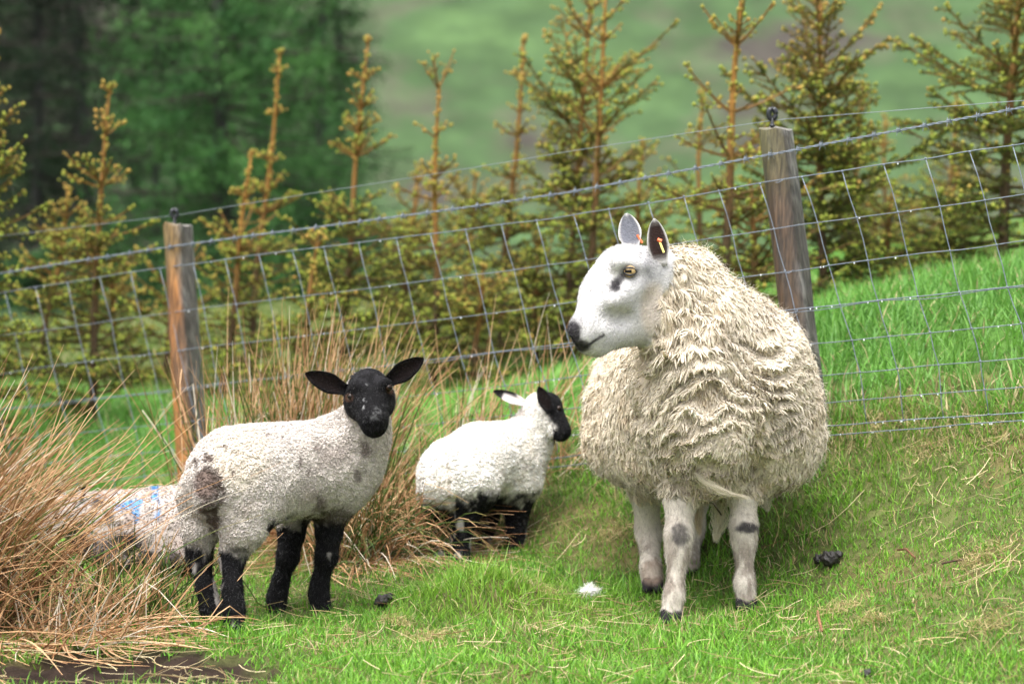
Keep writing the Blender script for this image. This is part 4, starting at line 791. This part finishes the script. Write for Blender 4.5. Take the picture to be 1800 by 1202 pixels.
# ---------------------------------------------------------------- the wood on the left, far behind
def big_tree(x, d, topy, half, seed, label, dark=0.0, droop=.3, n=15000, trunkw=.16, name='larch_tree'):
    r = np.random.RandomState(seed); b = at(x, 330, d); b[2] = hill_z(b[0], b[1]) - .1; top = at(x, topy, d); H = top[2] - b[2]
    root = thing(name, tuple(b), label, 'tree', 'trees of the wood behind the saplings'); s = np.linspace(0, 1, 8); tr = b + np.outer(s, [0, 0, H]) + np.stack([.12 * np.sin(s * 5 + seed), .1 * np.cos(s * 4), 0 * s], -1)
    V, F = tube1(tr, trunkw * (1.05 - s), 9); mesh('trunk', V, F, M_bark, root, np.full((len(V), 3), .035) * np.array([1, .95, .9]), True)
    A = Acc(); BC, BR, Q, QD = [], [], [], []
    nb = int(H * 16)
    for i in range(nb):
        h = r.uniform(.10, .99); az = r.rand() * 6.28; L_ = half * (1 - h) ** .7 * r.uniform(.5, 1.15) + .2; q = np.linspace(0, 1, 5); p0 = b + np.array([0, 0, H * h]); dr = np.array([cos(az), sin(az), r.uniform(-.1, .2)])
        path = p0 + dr * (L_ * q)[:, None] + np.array([0, 0, -1]) * (droop * L_ * q ** 1.6)[:, None] + np.array([0, 0, .25 * L_]) * (q ** 3)[:, None]; BC.append(path); BR.append(np.linspace(.03, .008, 5))
        m_ = max(8, int(n / nb * L_ / (half * .6))); t_ = r.uniform(.12, 1, m_); bi = np.minimum((t_ * 4).astype(int), 3); fr = (t_ * 4 - bi)[:, None]; pt = path[bi] * (1 - fr) + path[bi + 1] * fr
        Q.append(pt + r.randn(m_, 3) * np.array([.13, .13, .10]) * (.5 + .6 * (1 - t_))[:, None] * L_ ** .5 + np.array([0, 0, -1]) * (np.abs(r.randn(m_)) * .16)[:, None]); QD.append(np.full(m_, r.uniform(0, 1)))
    V, F, k = tubes(np.array(BC), np.array(BR), 4); A.add(V, F, np.array([.05, .042, .035])); Q = np.concatenate(Q); QD = np.concatenate(QD); m_ = len(Q); u_ = norm(r.randn(m_, 3) + np.array([0, 0, -.6])); v_ = norm(np.cross(u_, r.randn(m_, 3))); sz = r.uniform(.035, .08, m_)[:, None]
    V = np.stack([Q - v_ * sz * .25, Q + u_ * sz * .8 + v_ * sz * .25, Q + u_ * sz * 2.4, Q + u_ * sz * .8 - v_ * sz * .3], 1).reshape(-1, 3); F = (np.arange(m_)[:, None, None] * 4 + np.array([[0, 1, 2], [0, 2, 3]])[None]).reshape(-1, 3)
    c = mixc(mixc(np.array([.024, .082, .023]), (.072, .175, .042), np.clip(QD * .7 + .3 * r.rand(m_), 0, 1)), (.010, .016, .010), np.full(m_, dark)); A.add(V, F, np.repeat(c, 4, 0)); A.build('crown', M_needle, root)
for i, (x, d, ty, hf, lab, dk, n, tw) in enumerate((
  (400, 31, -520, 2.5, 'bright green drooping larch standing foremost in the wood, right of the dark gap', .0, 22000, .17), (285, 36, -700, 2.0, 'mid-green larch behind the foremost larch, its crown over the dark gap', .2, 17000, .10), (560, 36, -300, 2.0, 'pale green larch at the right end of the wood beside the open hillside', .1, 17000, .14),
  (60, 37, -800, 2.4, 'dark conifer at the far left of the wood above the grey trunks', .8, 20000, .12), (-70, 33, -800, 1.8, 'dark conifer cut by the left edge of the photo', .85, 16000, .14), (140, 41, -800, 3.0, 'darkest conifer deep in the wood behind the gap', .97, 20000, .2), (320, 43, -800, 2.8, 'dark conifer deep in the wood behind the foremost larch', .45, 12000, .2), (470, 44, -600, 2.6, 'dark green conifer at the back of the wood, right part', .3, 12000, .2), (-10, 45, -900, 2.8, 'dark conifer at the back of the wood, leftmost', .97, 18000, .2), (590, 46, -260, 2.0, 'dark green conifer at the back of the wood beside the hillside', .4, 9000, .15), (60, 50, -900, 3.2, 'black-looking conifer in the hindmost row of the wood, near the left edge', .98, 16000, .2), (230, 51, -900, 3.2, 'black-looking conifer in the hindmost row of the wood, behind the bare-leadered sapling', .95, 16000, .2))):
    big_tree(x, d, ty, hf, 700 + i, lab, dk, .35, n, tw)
for i, (x, d, ty, hf, lab) in enumerate(((60, 30, 430, 1.0, 'dark low shrub under the wood near the left edge'), (250, 29, 420, 1.1, 'green low shrub under the wood behind the bare-leadered sapling'), (420, 29, 400, 1.1, 'green low shrub under the foremost larch'), (560, 30, 420, 1.0, 'green low shrub at the right end of the wood'))):
    big_tree(x, d, ty, hf, 760 + i, lab, .35, .2, 4000, .05, 'shrub')

# ---------------------------------------------------------------- rush clumps
def rushes(name, label, roots, seed, lean, n, hmin, hmax, spread, green, fall=.25, width=.0022, down=0.0, parts=True):
    r = np.random.RandomState(seed); root = thing(name, tuple(np.mean([p for p, _ in roots], 0)), label, 'rushes', 'clumps of rushes')
    w_ = np.array([k for _, k in roots], float); ci = r.choice(len(roots), n, p=w_ / w_.sum()); c0 = np.array([p for p, _ in roots]); b = c0[ci] + np.stack([r.randn(n) * .075, r.randn(n) * .06, np.zeros(n)], -1); b[:, 2] = ground_z(b[:, 0], b[:, 1]) - .01
    fal = r.rand(n) < fall; dr = norm(np.array([lean[0], lean[1], 1.0]) + np.stack([r.randn(n) * spread, r.randn(n) * spread * .7, np.zeros(n)], -1)); dr[fal] = norm(np.stack([r.randn(fal.sum()) * 1.0 + lean[0] * 1.2, r.randn(fal.sum()) * .7 - .25, r.uniform(.03, .55, fal.sum())], -1))
    ln = r.uniform(hmin, hmax, n) * np.where(fal, .75, 1); K = 6; s = np.linspace(0, 1, K + 1); sag = r.uniform(.05, .32, n) * (1 + down); kink = np.where(r.rand(n) < .22, r.uniform(.4, .85, n), 2.0); kd = norm(r.randn(n, 3) * np.array([1, .6, .35]) + np.array([lean[0], 0, -.55]))
    C = b[:, None] + dr[:, None] * (ln[:, None] * np.minimum(s, kink[:, None]))[..., None] + np.array([0, 0, -1.]) * (sag[:, None] * ln[:, None] * s ** 2.2)[..., None] + kd[:, None] * (ln[:, None] * np.clip(s - kink[:, None], 0, None) * .8)[..., None] + np.array([1., 0, 0]) * (lean[0] * .3 * ln[:, None] * s ** 2)[..., None]
    gz = ground_z(C[..., 0], C[..., 1]) + .006; C[..., 2] = np.maximum(C[..., 2], gz + .01 * r.rand(n, 1)); rad = width * r.uniform(.6, 1.15, n)[:, None] * np.interp(s, [0, .6, 1], [1, .85, .25])[None]
    isg = (r.rand(n) < green) & ~fal; tan = mixc(np.array([.40, .215, .10]), (.58, .38, .21), r.rand(n)); tan = mixc(tan, (.24, .11, .045), .8 * (r.rand(n) < .3)); tan = mixc(tan, (.66, .60, .48), .8 * (r.rand(n) < .12)); gr = mixc(np.array([.03, .06, .012]), (.10, .17, .03), r.rand(n))
    for sel, nm in ((~isg, 'dry_stem'), (isg, 'green_stem')):
        if sel.sum() == 0: continue
        V, F, k = tubes(C[sel], rad[sel] * (1.15 if nm[0] == 'g' else 1), 3, caps=False); cc = np.repeat((tan if nm[0] == 'd' else gr)[sel], k, 0)
        if nm[0] == 'g': tt = np.tile(np.repeat(s, 3), sel.sum()); cc = mixc(cc, (.30, .20, .07), .8 * sm(.7, 1, tt))
        o = mesh(nm, V, F, M_straw, root, cc, False); o['kind'] = 'stuff'
    return root
G = lambda x, y, d: (lambda p: np.array([p[0], p[1], ground_z(p[0], p[1])]))(at(x, y, d))
rushes('rush_clump', 'big tangled clump of reddish brown rushes at the left edge, leaning right', [(G(-250, 1060, 5.3), 4), (G(-170, 1050, 5.35), 5), (G(-100, 1045, 5.4), 5), (G(-30, 1060, 5.35), 2), (G(-150, 1010, 5.7), 3)], 61, (.38, -.02), 1350, .30, .88, .33, .14, .14, .0024)
rushes('rush_clump', 'fallen tangle of brown rush stems in front of the bare mud, bottom left', [(G(30, 1090, 5.25), 2), (G(110, 1100, 5.25), 3), (G(190, 1095, 5.3), 2), (G(260, 1080, 5.4), 1)], 166, (.2, .05), 330, .20, .42, .5, .05, .72, .0022)
rushes('rush_clump', 'dark green and tan rushes in front of the lying lamb', [(G(150, 1060, 5.45), 2), (G(215, 1060, 5.5), 3), (G(265, 1050, 5.62), 2), (G(320, 1050, 5.75), 1)], 162, (.15, 0), 230, .12, .42, .34, .62, .25)
rushes('rush_clump', 'tall upright tan rushes growing behind the black-faced lamb', [(G(400, 960, 6.9), 2), (G(470, 965, 6.8), 4), (G(545, 965, 6.7), 4), (G(610, 960, 6.7), 3)], 63, (.12, 0), 1350, .40, .95, .26, .30, .18)
rushes('rush_clump', 'bent-over rushes with a dark green heart between the two standing lambs', [(G(655, 985, 6.4), 4), (G(700, 970, 6.5), 4), (G(715, 945, 6.8), 1), (G(620, 995, 6.35), 3)], 64, (.12, -.10), 1700, .26, .56, .42, .45, .26, .0022, 1.6)
rushes('rush_clump', 'sparse thin rushes along the fence between the small lamb and the ewe', [(G(820, 905, 6.95), 2), (G(900, 890, 7.0), 1.4), (G(985, 860, 6.9), 1)], 65, (.15, 0), 190, .35, .75, .30, .2, .1)

# ---------------------------------------------------------------- grass
def grass(name, label, X, Y, hgt, wid, cols, seed, K=2, lean=.45, mat=M_blade, lay=False):
    r = np.random.RandomState(seed); n = len(X); b = np.stack([X, Y, ground_z(X, Y) - .004], -1); a = r.rand(n) * 6.28; l = np.abs(r.randn(n)) * lean
    up = norm(np.stack([np.cos(a) * l, np.sin(a) * l, np.ones(n)], -1)); s = np.linspace(0, 1, K + 1); bend = r.uniform(.1, .6, n) * lean * 1.5
    C = b[:, None] + up[:, None] * (hgt[:, None] * s)[..., None] + np.stack([np.cos(a), np.sin(a), -.55 * np.ones(n)], -1)[:, None] * ((bend * hgt)[:, None] * s ** 2)[..., None]
    sd = np.stack([-np.sin(a + r.randn(n) * .6), np.cos(a + r.randn(n) * .6), np.zeros(n)], -1)
    V, F, k = ribbons(C, sd, wid[:, None] * np.linspace(1, .75, K)[None]); o = mesh(name, V, F, mat, None, np.repeat(cols, k, 0)); tag(o, label, kind='stuff'); return o
def wedge(n, y0, y1, seed, p=1.0, extra=.35):
    r = np.random.RandomState(seed); Y = y0 + (y1 - y0) * r.rand(n) ** p; X = (r.rand(n) * 2 - 1) * (Y * 900 / FPX + extra); return X, Y, r
def green(n, r, q, warm=0.0):
    base = mixc(np.array([.085, .225, .022]), (.185, .37, .036), r.rand(n)); base = mixc(base, (.045, .13, .016), .7 * (r.rand(n) < .25)); return mixc(base, (.29, .37, .06), np.clip(.5 * sm(-.1, .6, q) + warm, 0, 1) * r.rand(n))
X, Y, r = wedge(235000, 4.3, 8.6, 71, 1.0); q = np.stack([X, Y], -1); bh_ = behind(X, Y); sw_ = soil_w(X, Y)
keep = (bh_ < .12) & (r.rand(len(X)) > sw_ * .985); X, Y, q, bh_ = X[keep], Y[keep], q[keep], bh_[keep]; n = len(X)
cl = .5 + .5 * fbm(q, 3.2, 5); hump = np.exp(-(((X - HUMP[0]) / .2) ** 2 + ((Y - HUMP[1]) / .16) ** 2)); fe = sm(-.35, .0, bh_)
hg = r.uniform(.014, .044, n) * (.35 + 1.25 * cl) * (1 + 1.1 * hump + .9 * fe); hg *= np.where(r.rand(n) < .07, 1.7, 1)
cols = green(n, r, fbm(q, 1.7, 8)) * (1.12 + .25 * fbm(q, 3.6, 38))[:, None]; dry = r.rand(n) < (.05 + .16 * sm(.15, .5, fbm(q, 4.3, 9)) + .24 * fe * sm(-.2, .4, noise(q, 3., 19))); cols[dry] = mixc(np.array([.40, .30, .14]), (.55, .46, .27), r.rand(dry.sum()))
grass('turf', 'short grazed green turf around the sheep, flecked with dry blades', X, Y, hg, r.uniform(.0010, .0025, n), cols, 72, 2, .55)
X, Y, r = wedge(110000, 5.4, 17, 73, 1.2, .6); bh_ = behind(X, Y); k = (bh_ > .0) ; X, Y, bh_ = X[k], Y[k], bh_[k]; q = np.stack([X, Y], -1); n = len(X)
cols = mixc(green(n, r, fbm(q, .8, 18)), (.13, .32, .065), .55 * np.ones(n)); cols = cols * (1 + .35 * fbm(q, 1.3, 27))[:, None]; cols = mixc(cols, (.24, .26, .08), .5 * sm(.1, .6, fbm(q, .9, 28))); cols = mixc(cols, (.13, .14, .04), .7 * sm(9.8, 10.8, Y) * sm(1.3, .3, X)); dry = r.rand(n) < (.05 + .25 * sm(.25, .02, bh_)); cols[dry] = (.46, .37, .20)
grass('meadow_grass', 'longer lush green grass beyond the fence', X, Y, r.uniform(.07, .17, n) * (.6 + .5 * (.5 + .5 * fbm(q, 1.5, 17))) * np.where(Y > 10, 1.1, 1), r.uniform(.0022, .0042, n) * np.clip(Y / 8, 1, 2), cols, 74, 2, .5)
# dead stems and moss lying on the turf
X, Y, r = wedge(3600, 4.4, 7.9, 75); k = (behind(X, Y) < .05) & ((noise(np.stack([X, Y], -1), 4.1, 29) > -.15) | (r.rand(len(X)) < .25)); X, Y = X[k], Y[k]; n = len(X); a = r.rand(n) * 6.28; ln = r.uniform(.02, .13, n) * np.where(r.rand(n) < .12, 1.8, 1); K = 4; s = np.linspace(-.5, .5, K + 1)
cv = r.randn(n) * .7; C = np.stack([X[:, None] + ln[:, None] * (np.cos(a)[:, None] * s - np.sin(a)[:, None] * cv[:, None] * s ** 2), Y[:, None] + ln[:, None] * (np.sin(a)[:, None] * s + np.cos(a)[:, None] * cv[:, None] * s ** 2), np.zeros((n, K + 1))], -1)
C[..., 2] = ground_z(C[..., 0], C[..., 1]) + r.uniform(.008, .032, n)[:, None] + r.uniform(-.35, .35, n)[:, None] * ln[:, None] * s; V, F, k = tubes(C, (r.uniform(.0004, .0011, n))[:, None] * np.ones(K + 1), 3)
cc = mixc(np.array([.42, .31, .14]), (.60, .50, .31), r.rand(n)); cc = mixc(cc, (.20, .11, .05), .9 * (r.rand(n) < .2)); tag(mesh('straw_litter', V, F, M_straw, None, np.repeat(cc, k, 0)), 'pale dead grass stems lying scattered over the turf', kind='stuff')
# moss and dead-thatch tufts
Acc_ = Acc(); r = np.random.RandomState(77)
for (x, y, d, rad) in ((760, 1090, 5.35, .09), (1480, 1060, 5.35, .07), (1730, 990, 5.35, .08), (1740, 1150, 4.95, .07), (700, 1060, 5.5, .05), (950, 1010, 5.8, .05), (1530, 1080, 5.2, .05), (1640, 840, 6.0, .10), (1560, 800, 6.2, .12), (1080, 905, 6.4, .06), (1750, 800, 5.9, .10)):
    c = G(x, y, d); n = int(240 * rad / .08); P = np.stack([c[0] + r.randn(n) * rad * .5, c[1] + r.randn(n) * rad * .4, np.zeros(n)], -1); P[:, 2] = ground_z(P[:, 0], P[:, 1]) + r.uniform(.005, .022, n); V, F, k = hairs(P, None, norm(r.randn(n, 3) * np.array([1, 1, .35]) + np.array([0, 0, .25])), r.uniform(.015, .05, n), r.uniform(.0005, .0011, n), 78, 3, .5); Acc_.add(V, F, np.repeat(mixc(np.array([.22, .17, .05]), (.52, .42, .22), r.rand(n)), k, 0))
tag(Acc_.build('dead_grass_tuft', M_straw), 'matted yellow-brown dead grass in scattered tufts', kind='stuff')

# ---------------------------------------------------------------- small things on the turf
def lumps(name, label, cat, spots, mat, seed, group=None, rough=.35):
    rt = thing(name, tuple(G(*spots[0][:3])), label, cat, group)
    for i, (x, y, d, rx, rz) in enumerate(spots):
        c = G(x, y, d) + np.array([0, 0, rz * .75 + .012]); V, F = blob(c, (rx, rx * .9, rz), seed + i, rough, 11, 16); mesh('lump', V, F, mat, rt, None, True)
    return rt
lumps('sheep_dropping', 'black pile of sheep droppings on the turf right of the ewe', 'dropping', [(1459, 998, 5.72, .026, .021), (1438, 985, 5.76, .014, .013), (1474, 1000, 5.74, .012, .010)], M_dung, 81)
lumps('sheep_dropping', 'dark sheep dropping between the black-faced lamb and the grassy hump', 'dropping', [(672, 1050, 5.75, .022, .016), (684, 1046, 5.78, .013, .012)], M_dung, 85)
lumps('sheep_dropping', 'small dark dropping at the bottom edge right of the ewe', 'dropping', [(1525, 1200, 4.76, .014, .010)], M_dung, 88)
wt = thing('wool_tuft', tuple(G(1037, 1000, 5.95)), 'small white tuft of shed wool on the grass left of the ewe', 'wool tuft'); a = Acc(); r = np.random.RandomState(5); c = G(1037, 998, 5.95) + np.array([0, 0, .028]); V, F = blob(c, (.024, .018, .013), 4, .3, 9, 14); a.add(V, F, (.82, .80, .77))
P = V[r.randint(0, len(V), 900)]; V, F, k = hairs(P, None, norm(P - c + .01 * r.randn(900, 3)), r.uniform(.006, .018, 900), np.full(900, .0005), 6, 3, .6); a.add(V, F, (.85, .83, .80)); a.build('wool', M_wool, wt)
def stick(label, pts, rad, col, seed):
    P = np.array([G(x, y, d) + np.array([0, 0, h]) for x, y, d, h in pts]); a = Acc(); a.add(*tube1(P, rad, 6), col); return tag(a.build('twig', M_bark), label, 'twig', 'twigs on the turf')
stick('short dark brown twig lying right of the droppings', [(1577, 993, 5.6, .03), (1592, 1008, 5.58, .03), (1608, 1022, 5.52, .025)], [.003, .004, .0025], (.12, .06, .03), 1)
stick('dark broken twig on the turf near the right edge', [(1655, 1034, 5.4, .03), (1675, 1041, 5.38, .03), (1693, 1044, 5.37, .025)], [.003, .0035, .003], (.07, .045, .03), 2)
stick('brown upright twig stub on the turf right of the ewe\'s forefeet', [(1445, 1108, 5.2, .005), (1440, 1095, 5.22, .03), (1437, 1084, 5.25, .05)], [.004, .004, .003], (.22, .11, .06), 3)
# ---------------------------------------------------------------- rain-washed air
m = bpy.data.materials.new('rain_haze'); m.use_nodes = True; t = m.node_tree; t.nodes.remove(t.nodes['Principled BSDF']); pv = t.nodes.new('ShaderNodeVolumePrincipled'); pv.inputs['Color'].default_value = (.93, .96, .97, 1); pv.inputs['Density'].default_value = 0.00012; pv.inputs['Anisotropy'].default_value = .2
t.links.new(pv.outputs[0], t.nodes['Material Output'].inputs['Volume'])
zlo, zhi = -6.0, 190.0; bxv = np.array([(x, y, z) for z in (zlo, zhi) for y in (-14., 440.) for x in (-185., 185.)]); o = mesh('haze', bxv, np.array([(0, 2, 3, 1), (4, 5, 7, 6), (0, 1, 5, 4), (2, 6, 7, 3), (0, 4, 6, 2), (1, 3, 7, 5)]), m); tag(o, 'thin veil of rain mist over the far hillside', kind='stuff')
